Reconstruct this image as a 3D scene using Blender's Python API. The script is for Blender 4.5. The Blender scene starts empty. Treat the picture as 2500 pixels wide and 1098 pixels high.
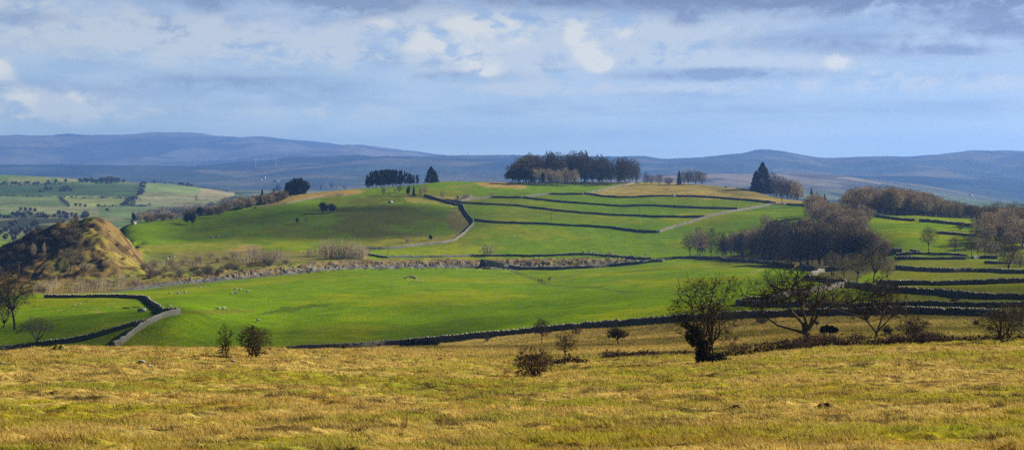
import bpy, math, random
import numpy as np
from mathutils import Vector

# ------------------------------------------------------------------ camera, sky, sun, exposure
C = bpy.context.scene
F = 3964.0                     # focal length in photo pixels (photo is 2500 wide)
HR = 445.0                     # photo row of the horizon
cam_d = bpy.data.cameras.new("camera"); cam = bpy.data.objects.new("camera", cam_d)
C.collection.objects.link(cam); C.camera = cam
cam_d.sensor_width = 36; cam_d.lens = 36 * F / 2500
cam_d.shift_y = -(549 - HR) / 2500
cam_d.clip_start = 0.5; cam_d.clip_end = 60000
cam.location = (0, 0, 0); cam.rotation_euler = (math.radians(90), 0, 0)

SUN_EL, SUN_AZ = math.radians(27), math.radians(29)     # azimuth measured from +x towards +y
sd = bpy.data.lights.new("sun", "SUN"); so = bpy.data.objects.new("sun", sd)
C.collection.objects.link(so)
sd.energy = 5.0; sd.angle = math.radians(0.53); sd.color = (1.0, 0.93, 0.80)
sun_dir = Vector((math.cos(SUN_EL)*math.cos(SUN_AZ), math.cos(SUN_EL)*math.sin(SUN_AZ), math.sin(SUN_EL)))
so.rotation_euler = sun_dir.to_track_quat('Z', 'Y').to_euler()
so.location = (300, 100, 300)

C.view_settings.view_transform = 'Standard'; C.view_settings.look = 'None'
C.view_settings.exposure = 0.85; C.view_settings.gamma = 1.0
C.cycles.max_bounces = 6; C.cycles.diffuse_bounces = 2; C.cycles.glossy_bounces = 1
C.cycles.transparent_max_bounces = 6; C.cycles.volume_bounces = 1
C.cycles.sample_clamp_indirect = 3; C.cycles.use_denoising = False


class NT:
    """small helper for building node trees"""
    def __init__(s, nt):
        s.nt = nt; s.n = nt.nodes; s.l = nt.links
    def node(s, typ, ins=None, **props):
        nd = s.n.new(typ)
        for k, v in props.items(): setattr(nd, k, v)
        for k, v in (ins or {}).items():
            sock = nd.inputs[k]
            if isinstance(v, bpy.types.NodeSocket): s.l.new(v, sock)
            else: sock.default_value = v
        return nd
    def math(s, op, a, b=0.0, c=0.0, clamp=False):
        nd = s.node("ShaderNodeMath", {0: a, 1: b, 2: c}, operation=op); nd.use_clamp = clamp
        return nd.outputs[0]
    def noise(s, vec, scale, detail=3.0, rough=0.55, dist=0.0):
        return s.node("ShaderNodeTexNoise", {"Vector": vec, "Scale": scale, "Detail": detail, "Roughness": rough, "Distortion": dist}).outputs[0]
    def ramp(s, fac, pts, interp='LINEAR'):
        nd = s.node("ShaderNodeValToRGB", {0: fac}); cr = nd.color_ramp; cr.interpolation = interp
        while len(cr.elements) < len(pts): cr.elements.new(0.5)
        for e, (p, c) in zip(cr.elements, pts):
            e.position = p; e.color = (c, c, c, 1) if isinstance(c, (int, float)) else tuple(c) + (1,)
        return nd.outputs[0]
    def mix(s, fac, a, b, blend='MIX'):
        nd = s.node("ShaderNodeMix", data_type='RGBA', blend_type=blend)
        for k, v in ((0, fac), (6, a), (7, b)):
            if isinstance(v, bpy.types.NodeSocket): s.l.new(v, nd.inputs[k])
            else: nd.inputs[k].default_value = v if k == 0 else tuple(v) + (1,)
        return nd.outputs[2]


def build_world():
    w = bpy.data.worlds.new("World"); C.world = w; w.use_nodes = True
    t = NT(w.node_tree); t.n.clear()
    out = t.node("ShaderNodeOutputWorld")
    sky = t.node("ShaderNodeTexSky", sky_type='NISHITA', sun_disc=False, sun_elevation=SUN_EL,
                 sun_rotation=math.pi/2 - SUN_AZ, altitude=200, air_density=1.0, dust_density=0.6, ozone_density=2.0)
    d = t.node("ShaderNodeTexCoord").outputs["Generated"]
    sp = t.node("ShaderNodeSeparateXYZ", {0: d})
    az = t.math('ARCTAN2', sp.outputs[0], sp.outputs[1])        # 0 = north (ahead), radians
    el = t.math('ARCSINE', sp.outputs[2])
    # layered, perspective-flattened cloud deck
    elc = t.math('MAXIMUM', el, 0.0)
    ele = t.math('POWER', elc, 0.8)
    v1 = t.node("ShaderNodeCombineXYZ", {0: t.math('MULTIPLY', az, 5.0), 1: t.math('MULTIPLY', ele, 44.0), 2: 3.1}).outputs[0]
    v2 = t.node("ShaderNodeCombineXYZ", {0: t.math('MULTIPLY', az, 15.0), 1: t.math('MULTIPLY', elc, 42.0), 2: 8.7}).outputs[0]
    v3 = t.node("ShaderNodeCombineXYZ", {0: t.math('MULTIPLY', az, 26.0), 1: t.math('MULTIPLY', elc, 52.0), 2: 1.3}).outputs[0]
    big = t.noise(v1, 1.0, 6.0, 0.55, 0.35)
    mid = t.noise(v2, 1.0, 7.0, 0.55, 0.5)
    v4 = t.node("ShaderNodeCombineXYZ", {0: t.math('MULTIPLY', az, 64.0), 1: t.math('MULTIPLY', elc, 120.0), 2: 5.9}).outputs[0]
    puf = t.math('ADD', t.math('MULTIPLY', t.noise(v3, 1.0, 9.0, 0.60, 0.5), 1.1), t.math('MULTIPLY', t.math('SUBTRACT', t.noise(v4, 1.0, 8.0, 0.62, 0.6), .5), .75))
    puf = t.math('SUBTRACT', puf, .05)
    # sky between the clouds
    base = t.mix(1.0, sky.outputs[0], (1.0, 1.0, 1.0), 'MULTIPLY')
    hor = t.ramp(t.math('MULTIPLY', el, 6.0), [(0.0, (3.9, 5.9, 9.3)), (0.35, (3.6, 5.2, 8.6)), (0.62, (3.3, 4.7, 8.1)), (1.0, (3.2, 4.4, 7.4))])
    col = t.mix(0.88, base, hor)
    # grey-blue undersides and paler veils
    dark = t.ramp(big, [(0.36, 1.0), (0.56, 0.0)])
    col = t.mix(t.math('MULTIPLY', dark, t.ramp(elc, [(0.012, 0.05), (0.055, 0.75)])), col, (2.5, 3.4, 6.0))
    veil = t.ramp(mid, [(0.46, 0.0), (0.70, 1.0)])
    col = t.mix(t.math('MULTIPLY', veil, t.ramp(elc, [(0.0, 0.15), (0.04, 0.40), (0.1, 0.75)])), col, (5.6, 6.6, 9.2))

    def blob(cx, cy, sx, sy):          # soft region of the sky round one bearing and elevation
        a = (cx - 1250) / F; e = (HR - cy) / F
        dx = t.math('DIVIDE', t.math('SUBTRACT', az, a), sx / F)
        dy = t.math('DIVIDE', t.math('SUBTRACT', el, e), sy / F)
        r2 = t.math('ADD', t.math('MULTIPLY', dx, dx), t.math('MULTIPLY', dy, dy))
        return t.math('POWER', 2.718, t.math('MULTIPLY', r2, -1.0))

    def acc(blobs):
        s = None
        for b in blobs:
            g = t.math('MULTIPLY', blob(*b[:4]), b[4])
            s = g if s is None else t.math('ADD', s, g)
        return s
    def mass(col, blobs, thresh, soft, color, k=0.75):
        f = t.math('MULTIPLY', acc(blobs), t.math('ADD', 1.0, t.math('MULTIPLY', t.math('SUBTRACT', puf, 0.5), k * 2.6)))
        f = t.ramp(f, [(thresh, 0.0), (thresh + soft, 1.0)], 'EASE')
        return t.mix(f, col, color)
    # broad pale and broad dusky areas
    col = mass(col, [(1150, 90, 330, 110, 1.0), (250, 90, 330, 60, .7), (640, 120, 300, 60, .65), (130, 270, 190, 50, .8), (1900, 150, 420, 50, .6), (1750, 55, 150, 30, .6), (1600, 90, 200, 70, .6), (90, 20, 220, 30, .6), (2300, 215, 400, 26, .6), (700, 275, 340, 24, .55), (1500, 218, 420, 14, .8)],
               0.10, 1.0, (5.4, 6.2, 8.0), 1.8)
    col = mass(col, [(840, 14, 120, 40, .95), (510, 26, 60, 20, .55), (1685, 50, 60, 24, .6), (1900, -10, 900, 42, 1.1), (2250, 20, 450, 40, .6), (400, -12, 700, 26, .7), (2450, 70, 180, 35, .8), (1120, 188, 150, 16, .5), (2000, 112, 330, 24, .55), (620, 215, 420, 40, .5), (90, 60, 120, 18, .5), (1750, 185, 260, 18, .8), (2250, 135, 250, 16, .6)],
               0.10, 0.90, (2.4, 3.1, 5.2), 1.3)
    # sunlit heaps
    col = mass(col, [(1040, 105, 80, 30, .85), (1130, 125, 60, 30, .7), (1150, 60, 90, 22, .8), (1180, 172, 44, 26, .8), (1250, 80, 60, 40, .75), (1410, 95, 34, 40, .7), (1440, 130, 36, 34, .75), (1468, 160, 36, 18, .85), (1520, 80, 26, 16, .8), (35, 185, 34, 30, .75), (85, 262, 40, 40, .65), (215, 245, 30, 16, .6), (2035, 155, 32, 24, .7), (2150, 186, 40, 10, .8), (930, 60, 60, 20, .5), (1400, 70, 24, 20, .6)],
               0.12, 0.88, (7.2, 7.5, 8.2), 2.0)
    col = mass(col, [(2350, -10, 750, 62, 1.0), (1550, -35, 800, 45, .8), (2450, 90, 260, 26, .5)], 0.10, 0.90, (1.9, 2.45, 4.1), 0.8)
    # brighter towards the horizon, unseen sky overhead and behind dimmed to cut fill light
    col = t.mix(1.0, col, t.ramp(el, [(0.0, (2.5, 2.2, 1.12)), (.025, (2.2, 1.95, 1.10)), (.055, (1.5, 1.40, 1.02)), (.11, (1.16, 1.10, .89)), (.20, (.50, .50, .50)), (.45, (.18, .18, .19)), (1.0, (.14, .14, .15))]), 'MULTIPLY')
    col = t.mix(1.0, col, t.ramp(sp.outputs[1], [(0.0, (.10, .10, .105)), (.60, (.5, .5, .5)), (.85, (1.0, 1.0, 1.0))]), 'MULTIPLY')
    bg = t.node("ShaderNodeBackground", {"Color": col, "Strength": 0.054})
    t.l.new(bg.outputs[0], out.inputs["Surface"])
    w.cycles.sampling_method = 'MANUAL'; w.cycles.sample_map_resolution = 1024
build_world()

# ------------------------------------------------------------------ numeric helpers
def _hash(ix, iy, seed):
    h = (ix.astype(np.int64) * 374761393 + iy.astype(np.int64) * 668265263 + seed * 974634777) & 0xffffffff
    h = ((h ^ (h >> 13)) * 1274126177) & 0xffffffff
    h = (h ^ (h >> 16)) & 0xffffff
    return h / float(0xffffff)
def vnoise(x, y, seed=0):
    x = np.asarray(x, float); y = np.asarray(y, float)
    ix = np.floor(x); iy = np.floor(y); fx = x - ix; fy = y - iy
    fx = fx*fx*fx*(fx*(fx*6-15)+10); fy = fy*fy*fy*(fy*(fy*6-15)+10)
    a = _hash(ix, iy, seed); b = _hash(ix+1, iy, seed); c = _hash(ix, iy+1, seed); d = _hash(ix+1, iy+1, seed)
    return (a*(1-fx)+b*fx)*(1-fy) + (c*(1-fx)+d*fx)*fy
def fbm(x, y, seed=0, octv=4, gain=0.5):
    s = 0; a = 1; tot = 0
    for i in range(octv):
        ca, sa = math.cos(0.6*i+.3), math.sin(0.6*i+.3)
        s = s + a * vnoise((x*ca - y*sa)*2**i + 17.3*i, (x*sa + y*ca)*2**i - 9.1*i, seed+i); tot += a; a *= gain
    return s / tot
def sstep(a, b, x):
    t = np.clip((x - a) / (b - a), 0, 1); return t*t*(3-2*t)
def in_poly(px, py, poly):
    inside = np.zeros(px.shape, bool); n = len(poly); j = n - 1
    for i in range(n):
        xi, yi = poly[i]; xj, yj = poly[j]
        c = ((yi > py) != (yj > py)) & (px < (xj - xi) * (py - yi) / ((yj - yi) if yj != yi else 1e-9) + xi)
        inside ^= c; j = i
    return inside

# ------------------------------------------------------------------ terrain heights
# Each line below is one contour of the land seen from the viewpoint: at photo column px it lies D metres
# ahead, at the height seen in photo row r (('z', h) gives the height in metres itself).
def Z(h): return ('z', h)
CURVES = [
 {1250: (2, Z(-1.75))},
 {1250: (25, 1098)},
 {0: (52, 985), 1250: (52, 988), 2500: (52, 972)},
 {-400:(118,868), 0: (115, 862), 150:(116,851), 300: (115, 849), 700: (118, 853), 900: (118, 862), 1300: (105, 892), 1700: (105, 885), 1900: (110, 859), 2200: (115, 841), 2500: (118, 831), 3200:(118,825)},
 {0: (165, Z(-21)), 300: (165, Z(-21)), 700: (165, Z(-20)), 800:(185, 857), 1000: (200, 851), 1300: (200, 848), 1700: (190, 836), 2000: (165, 819), 2500: (165, 812)},
 {0: (430, 862), 180:(426, 856), 300: (423, 850), 440:(423, 850), 700: (425, 856), 740: (425, 852), 1000: (430, 840), 1300: (400, 813), 1700: (345, 783), 1900:(325,773), 2200: (310, 765), 2400:(305,768), 2500: (300, 772)},
 {0: (500, 790), 180:(472, 790), 300: (453, 791), 368:(451, 784), 440:(458,768), 560:(530,765), 700: (560, 762), 1000: (560, 752), 1300: (560, 738), 1700: (480, 730), 2000: (400, 724), 2200: (390, 716), 2500: (380, 720)},
 {0: (640, 725), 300: (650, 718), 700: (700, 705), 1000: (740, 697), 1300: (780, 690), 1700: (680, 675), 2000: (560, 684), 2200: (500, 688), 2500: (480, 680)},
 {0: (740, 712), 250: (760, 709), 440: (800, 693), 560:(830,682), 700: (860, 669), 850: (900, 659), 1000: (930, 656), 1250: (960, 655), 1400:(965,650), 1500:(950,649), 1600: (955, 637), 1800: (900, 636), 2000: (780, 655), 2200: (640, 661), 2500: (640, 661)},
 {0: (800, 692), 250: (800, 690), 440: (815, 676), 700: (875, 646), 850:(915,635), 1000: (945, 636), 1200: (975, 634), 1500: (980, 628), 1700: (975, 628), 1900: (925, 632), 2000: (870, 636), 2200: (740, 628), 2500: (740, 630)},
 {-400: (900, 705), 0: (900, 607), 60: (900, 572), 130: (900, 545), 180: (900, 535), 225: (900, 529), 248: (900, 532), 271: (900, 543), 294: (900, 563), 318: (905, 587), 335: (908, 616), 350: (915, 637), 450: (930, 636), 700: (960, 618), 1000: (1030, 604), 1250: (1050, 600), 1500: (1060, 594), 1700: (1050, 590), 1900: (1000, 588), 2050: (900, 592), 2200: (800, 590), 2500: (800, 597)},
 {0: (985, Z(-62)), 180: (985, Z(-60)), 235: (985, Z(-54)), 290: (985, Z(-45)), 330: (990, Z(-41)), 360: (1000, 606), 450: (1020, 598), 700: (1090, 566), 1000: (1140, 548), 1250: (1160, 544), 1500: (1160, 553), 1700: (1150, 548), 1900: (1100, 537), 2100: (920, 562), 2200: (880, 558), 2500: (880, 566)},
 {0: (1040, Z(-66)), 180: (1040, Z(-62)), 235: (1040, Z(-52)), 300: (1050, Z(-36)), 330: (1055, 572), 450: (1110, 570), 700: (1220, 522), 1000: (1300, 490), 1250: (1330, 492), 1500: (1350, 489), 1700: (1350, 485), 1900: (1250, 510), 2000: (1150, 517), 2200: (970, 540), 2500: (970, 548)},
 {0: (1150, Z(-70)), 180: (1150, Z(-64)), 240: (1130, Z(-50)), 270: (1120, Z(-39)), 300: (1120, 549), 330: (1140, 546), 450: (1230, 533), 560: (1280, 512), 700: (1360, 480), 850: (1420, 463), 930:(1440,458), 1000: (1450, 452), 1080: (1480, 443), 1250: (1500, 444), 1400: (1550, 446), 1560: (1550, 446), 1700: (1500, 451), 1830: (1450, 464), 1900: (1390, 484), 2000: (1330, 496), 2060:(1200, 508), 2100: (1080, 521), 2200: (1050, 528), 2350:(1050,532), 2500: (1050, 534)},
 {0: (1500, Z(-72)), 300: (1400, Z(-60)), 450: (1500, Z(-50)), 700: (1600, Z(-30)), 1000: (1700, Z(-14)), 1250: (1750, Z(-12)), 1560: (1750, Z(-12)), 1830: (1650, Z(-25)), 2000: (1500, Z(-35)), 2200: (1300, Z(-45)), 2500: (1300, Z(-50))},
 {0: (1800, Z(-70)), 600: (2100, Z(-65)), 2500: (2000, Z(-60))},
 {0: (2600, 527), 400: (2600, 527), 700: (2700, Z(-60)), 2500: (2600, Z(-60))},
 {0: (3300, 478), 400: (3300, 478), 560:(3300, 487), 800: (3300, Z(-52)), 2500: (3300, Z(-52))},
 {-400: (4100, 432), 0: (4100, 429), 300: (4100, 443), 420: (4100, 446), 480: (4100, 456), 570: (4100, 471), 680: (4100, Z(-45)), 2500: (4100, Z(-52))},
 {0: (5600, Z(-35)), 700: (5600, Z(-30)), 1300: (5600, Z(-40)), 1500: (5500, 450), 1600: (5500, 434), 1750: (5500, 428), 1950: (5500, 429), 2060: (5500, 436), 2200: (5500, 458), 2350:(5500,480), 2500: (5500, 500)},
 {0: (8000, 428), 300: (8000, 430), 600: (8000, 440), 1000: (8000, 425), 1250: (8000, 420), 1500: (8000, 420), 1700: (8000, 418), 2050:(8000,420), 2300: (8000, 428), 2500: (8000, 440)},
 {0: (11000, 413), 300: (11000, 413), 480: (11000, 411), 620: (11000, 402), 730: (11000, 393), 850: (11000, 388), 1000: (11000, 388), 1250: (11000, 390), 1500: (11000, 390), 1580: (11000, 391), 1615: (11000, 398), 1700: (11000, 394), 1780: (11000, 384), 1820:(11000,378), 1860: (11000, 376), 1900: (11000, 378), 1990: (11000, 391), 2020: (11000, 391), 2060: (11000, 383), 2130:(11000,381), 2230: (11000, 381), 2300: (11000, 373), 2370: (11000, 368), 2440: (11000, 370), 2500: (11000, 374), 3200: (11000, 395)},
 {0: (12500, 428), 800: (12500, 405), 1000: (12500, Z(90)), 1300: (12500, Z(60)), 2500: (12500, Z(60))},
 {-400:(14500,360), 0: (14500, 372), 200:(14500, 392), 400: (14500, 398), 550: (14500, 392), 640: (14500, 380), 720: (14500, 371), 800:(14500,366), 860: (14500, 363), 890: (14500, 370), 1000: (14500, 381), 1090: (14500, 389), 1200: (14500, Z(80)), 2500: (14500, Z(50))},
 {-400: (18000, 350), 0: (18000, 339), 120:(18000,336), 250: (18000, 333), 450: (18000, 331), 600: (18000, 338), 700:(18000,344), 780: (18000, 351), 850:(18000,362), 950: (18000, 374), 1050: (18000, 381), 1100: (18000, 388), 1200: (18000, Z(150)), 1400: (18000, Z(60)), 2500: (18000, Z(50))},
 {1250: (21000, Z(0))},
]
PX0, PXS, NPX = -1600, 6.0, 951
pxs = PX0 + PXS*np.arange(NPX)
def _gs(a, s):
    k = np.arange(-int(3*s), int(3*s)+1); g = np.exp(-k*k/(2.0*s*s)); g /= g.sum()
    return np.convolve(np.pad(a, len(k)//2, mode='edge'), g, mode='valid')
_KD, _KZ = [], []
for c in CURVES:
    ks = sorted(c); Dk = [float(c[k][0]) for k in ks]
    zk = [(c[k][1][1] if isinstance(c[k][1], tuple) else -(c[k][1]-HR)/F*c[k][0]) for k in ks]
    # interpolate the projected row rather than z where depth varies
    D = np.interp(pxs, ks, Dk); r = np.interp(pxs, ks, [-z/d for z, d in zip(zk, Dk)])
    sg = 3.0 if len(ks) > 6 else 8.0
    D = _gs(D, sg*2); r = _gs(r, sg)
    _KD.append(D); _KZ.append(-r*D)
KD = np.array(_KD); KZ = np.array(_KZ)
NY = 2600
Yt = np.geomspace(2.0, 21000.0, NY); LY0 = math.log(2.0); LYS = (math.log(21000.0)-LY0)/(NY-1)
h_ = np.diff(KD, axis=0); dl = np.diff(KZ, axis=0)/h_
m_ = np.zeros_like(KZ)
w1 = 2*h_[1:]+h_[:-1]; w2 = h_[1:]+2*h_[:-1]
with np.errstate(divide='ignore', invalid='ignore'):
    mm = (w1+w2)/(w1/dl[:-1]+w2/dl[1:])
m_[1:-1] = np.where(dl[:-1]*dl[1:] > 0, mm, 0.0)
m_[0] = dl[0]; m_[-1] = dl[-1]
TAB = np.zeros((NPX, NY))
for j in range(NPX):
    k = np.clip(np.searchsorted(KD[:, j], Yt)-1, 0, len(KD)-2)
    h = h_[k, j]; t = np.clip((Yt-KD[k, j])/h, 0, 1)
    TAB[j] = (2*t**3-3*t**2+1)*KZ[k, j]+(t**3-2*t**2+t)*h*m_[k, j]+(-2*t**3+3*t**2)*KZ[k+1, j]+(t**3-t**2)*h*m_[k+1, j]

def base_h(x, y):
    y = np.maximum(np.asarray(y, float), 2.0); x = np.asarray(x, float)
    u = np.clip((1250 + F*x/y - PX0)/PXS, 0, NPX-1.001)
    v = np.clip((np.log(y)-LY0)/LYS, 0, NY-1.001)
    i = u.astype(int); j = v.astype(int); a = u-i; b = v-j
    return (TAB[i, j]*(1-a)+TAB[i+1, j]*a)*(1-b)+(TAB[i, j+1]*(1-a)+TAB[i+1, j+1]*a)*b
def wall_d(px):      # distance of the near field wall / near crest in a column
    return np.interp(px, [0, 715, 740, 1000, 1300, 1700, 1900, 2200, 2400, 2500, 2700], [150, 200, 425, 430, 400, 345, 325, 310, 305, 300, 300])
def relief(x, y):
    """bumps laid over the smooth land"""
    n = 0
    near = 1 - sstep(280, 460, y)*.85 - .15*sstep(460, 520, y); close = sstep(4, 14, y)
    tus = fbm(x/1.5, y/1.1, 5, 4, .55) - .5
    patch = sstep(.42, .62, fbm(x/9, y/6, 9, 3))
    hump = np.maximum(0, fbm(x/3.2, y/1.9, 31, 2)-.60)
    n = n + close*near*((fbm(x/.75, y/.6, 15, 2)-.5)*.20 + tus*(.08+.16*patch) + hump*.35 + (fbm(x/.36, y/.36, 14, 2)-.5)*.13 + (fbm(x/17, y/14, 77, 2)-.5)*.30)
    mid = sstep(150, 260, y)*(1-sstep(1600, 2500, y))
    n = n + mid*((fbm(x/70, y/90, 41, 3)-.5)*2.4 + (fbm(x/16, y/20, 43, 3)-.5)*.55)
    px = 1250 + F*x/np.maximum(y, 2)
    k = sstep(760, 830, y)*(1-sstep(1010, 1060, y))*(1-sstep(330, 370, px))
    n = n + k*((fbm(x/26, y/30, 51, 4)-.5)*4.5 + (fbm(x/6, y/6, 53, 3)-.5)*3.2)
    q = sstep(0, 1, 1)*np.exp(-((y-np.interp(px, [300, 700, 1250, 1600], [800, 870, 970, 972]))/16.0)**2)*sstep(300, 480, px)*(1-sstep(1540, 1620, px))
    n = n + q*(np.abs(fbm(x/2.6, y/5, 61, 3)-.5)*3.4 - .5)
    far = sstep(5000, 9000, y)
    rid = 1-np.abs(fbm(x/1500, y/1900, 71, 4)*2-1)
    n = n + far*((rid-.72)*np.minimum(y/11000, 1.4)*95 + (fbm(x/420, y/500, 73, 3)-.5)*22)
    vl = sstep(1500, 2200, y)*(1-sstep(5000, 8000, y))
    n = n + vl*((fbm(x/330, y/420, 81, 4)-.5)*16)
    return n
def H(x, y): return base_h(x, y) + relief(x, y)
def hit(px, row, Dmin=3.0, Dmax=20500.0):
    """the point of the land seen in photo column px and row, no nearer than Dmin"""
    y = np.geomspace(Dmin, Dmax, 1400); x = (px-1250)/F*y; z = H(x, y)
    r = HR - z*F/y
    k = np.nonzero(r <= row)[0]
    k = k[0] if len(k) else int(np.argmin(np.abs(r-row)))
    return float(x[k]), float(y[k]), float(z[k])
def at(px, D):
    x = (px-1250)/F*D
    return float(x), float(D), float(H(np.array([x]), np.array([D]))[0])

# ------------------------------------------------------------------ mesh helpers
def mk_mesh(name, V, Fq, mats=(), mi=None, smooth=False, attrs=None):
    me = bpy.data.meshes.new(name); V = np.ascontiguousarray(V, np.float32)
    groups = Fq if isinstance(Fq, list) else [Fq]
    groups = [np.asarray(g, np.int32) for g in groups if len(g)]
    nl = sum(g.size for g in groups); nf = sum(len(g) for g in groups)
    me.vertices.add(len(V)); me.vertices.foreach_set("co", V.ravel())
    me.loops.add(nl); me.loops.foreach_set("vertex_index", np.concatenate([g.ravel() for g in groups]))
    me.polygons.add(nf)
    st = []; o = 0
    for g in groups:
        st.append(o + np.arange(len(g))*g.shape[1]); o += g.size
    me.polygons.foreach_set("loop_start", np.concatenate(st).astype(np.int32))
    for m in mats: me.materials.append(m)
    if mi is not None: me.polygons.foreach_set("material_index", np.asarray(mi, np.int32))
    if smooth: me.polygons.foreach_set("use_smooth", np.ones(nf, bool))
    for an, arr in (attrs or {}).items():
        a = me.color_attributes.new(an, 'FLOAT_COLOR', 'POINT')
        cc = np.ones((len(V), 4), np.float32); cc[:, :3] = arr; a.data.foreach_set("color", cc.ravel())
    me.update(calc_edges=True); me.validate(verbose=False)
    return me
def link(name, me, parent=None, loc=None):
    o = bpy.data.objects.new(name, me); C.collection.objects.link(o)
    if parent is not None: o.parent = parent
    if loc is not None: o.location = loc
    return o
def tag(o, label=None, cat=None, group=None, kind=None):
    if label: o["label"] = label
    if cat: o["category"] = cat
    if group: o["group"] = group
    if kind: o["kind"] = kind
    return o
def empty(name, loc=(0, 0, 0), rz=0.0, s=1.0):
    o = link(name, None, None, loc); o.rotation_euler = (0, 0, rz)
    o.scale = (s, s, s) if isinstance(s, (int, float)) else s
    return o
def dup(root, loc, rz=0.0, s=1.0, label=None, group=None, cat=None):
    r = root.copy(); C.collection.objects.link(r)
    r.location = loc; r.rotation_euler = (0, 0, rz); r.scale = (s, s, s) if isinstance(s, (int, float)) else s
    if label: r["label"] = label
    if cat: r["category"] = cat
    if group: r["group"] = group
    elif "group" in r: del r["group"]
    for ch in list(root.children):
        c = ch.copy(); C.collection.objects.link(c); c.parent = r
        for g in ch.children:
            d = g.copy(); C.collection.objects.link(d); d.parent = c
    return r
def tubes(P0, P1, R0, R1, n=3):
    """tapered prisms, one per segment -> verts, quads"""
    P0 = np.asarray(P0, float); P1 = np.asarray(P1, float); R0 = np.asarray(R0, float); R1 = np.asarray(R1, float)
    d = P1-P0; L = np.linalg.norm(d, axis=1, keepdims=True); d = d/np.maximum(L, 1e-9)
    ref = np.where(np.abs(d[:, 2:3]) > .9, np.array([[1., 0, 0]]), np.array([[0, 0, 1.]]))
    a = np.cross(d, ref); a /= np.linalg.norm(a, axis=1, keepdims=True); b = np.cross(d, a)
    N = len(P0); V = np.zeros((N, 2*n, 3))
    for i in range(n):
        t = 2*math.pi*i/n; o = a*math.cos(t)+b*math.sin(t)
        V[:, i] = P0+o*R0[:, None]; V[:, n+i] = P1+o*R1[:, None]
    base = (np.arange(N)*2*n)[:, None]
    Fq = np.concatenate([base+np.array([[i, (i+1) % n, n+(i+1) % n, n+i]]) for i in range(n)])
    return V.reshape(-1, 3), Fq
def join(*parts):
    Vs, Fs, o = [], [], 0
    for V, Fq in parts:
        Vs.append(V); Fs.append(np.asarray(Fq)+o); o += len(V)
    return np.concatenate(Vs), np.concatenate(Fs)
def boxv(cx, cy, cz, sx, sy, sz, rz=0.0, tilt=0.0, taper=1.0):
    v = []
    for k in (0, 1):
        s = 1.0 if k == 0 else taper
        for (a, b) in ((-1, -1), (1, -1), (1, 1), (-1, 1)):
            v.append((a*sx/2*s, b*sy/2*s, k*sz))
    v = np.array(v); ct, st_ = math.cos(tilt), math.sin(tilt)
    v[:, 0], v[:, 2] = v[:, 0]*ct+v[:, 2]*st_, -v[:, 0]*st_+v[:, 2]*ct
    cr, sr = math.cos(rz), math.sin(rz)
    x = v[:, 0]*cr-v[:, 1]*sr+cx; y = v[:, 0]*sr+v[:, 1]*cr+cy
    V = np.stack([x, y, v[:, 2]+cz], 1)
    return V, np.array([[0, 3, 2, 1], [4, 5, 6, 7], [0, 1, 5, 4], [1, 2, 6, 5], [2, 3, 7, 6], [3, 0, 4, 7]])

# ------------------------------------------------------------------ materials
def mat(name, col, rough=0.95, var=0.25, scale=1.0, col2=None, bump=0.0, bscale=8.0, objvar=0.0, attr=None, spec=0.1, bdist=0.1):
    m = bpy.data.materials.new(name); m.use_nodes = True; t = NT(m.node_tree); t.n.clear()
    out = t.node("ShaderNodeOutputMaterial")
    co = t.node("ShaderNodeTexCoord").outputs["Object"]
    n = t.noise(co, scale, 4.0, .6)
    if attr: base = t.node("ShaderNodeAttribute", attribute_name=attr).outputs["Color"]
    else: base = t.mix(t.ramp(n, [(.35, 0.), (.65, 1.)]), col, col2 or tuple(c*(1-var) for c in col))
    if attr and var: base = t.mix(1.0, base, t.ramp(n, [(.3, 1-var), (.7, 1+var)]), 'MULTIPLY')
    if objvar:
        oi = t.node("ShaderNodeObjectInfo").outputs["Random"]
        base = t.mix(1.0, base, t.ramp(oi, [(0., tuple(1-objvar for _ in range(3))), (1., (1+objvar, 1+objvar*.9, 1+objvar*.7))]), 'MULTIPLY')
    bs = t.node("ShaderNodeBsdfPrincipled", {"Base Color": base, "Roughness": rough, "Specular IOR Level": spec})
    if bump:
        b = t.node("ShaderNodeBump", {"Strength": bump, "Distance": bdist, "Height": t.noise(co, bscale, 5., .65)})
        t.l.new(b.outputs[0], bs.inputs["Normal"])
    t.l.new(bs.outputs[0], out.inputs[0]); return m

# ------------------------------------------------------------------ what grows where
def lerp(a, b, t): return a*(1-t[..., None]) + b*t[..., None]
def A(*c): return np.array(c, float)
STRAW, STRAW2, OLIVE, MOSS, RUST = A(.52, .385, .115), A(.39, .28, .075), A(.36, .32, .028), A(.29, .31, .020), A(.34, .21, .035)
GREEN, GREEN_D, GREEN_Y = A(.142, .238, .003), A(.078, .145, .003), A(.240, .270, .004)
BRACK, ROCK, SCREE, TUFT_SHADE = A(.27, .155, .045), A(.24, .225, .20), A(.21, .205, .20), A(.10, .065, .03)
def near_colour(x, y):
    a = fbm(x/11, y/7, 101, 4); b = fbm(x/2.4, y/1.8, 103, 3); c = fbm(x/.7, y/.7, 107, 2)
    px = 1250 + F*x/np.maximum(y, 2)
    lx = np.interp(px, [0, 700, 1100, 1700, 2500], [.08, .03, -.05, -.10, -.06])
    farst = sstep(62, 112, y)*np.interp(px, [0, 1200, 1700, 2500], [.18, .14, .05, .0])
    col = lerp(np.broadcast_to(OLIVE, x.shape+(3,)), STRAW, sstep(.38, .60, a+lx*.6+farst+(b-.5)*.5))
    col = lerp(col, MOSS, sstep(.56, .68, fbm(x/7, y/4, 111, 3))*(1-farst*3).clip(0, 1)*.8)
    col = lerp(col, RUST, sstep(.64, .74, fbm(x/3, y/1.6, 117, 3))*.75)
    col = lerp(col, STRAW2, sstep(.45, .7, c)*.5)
    col = lerp(col, TUFT_SHADE, sstep(.60, .68, fbm(x/.9, y/.6, 131, 3))*.8)  # dark spots painted in for the shade among tussocks
    return col
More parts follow.
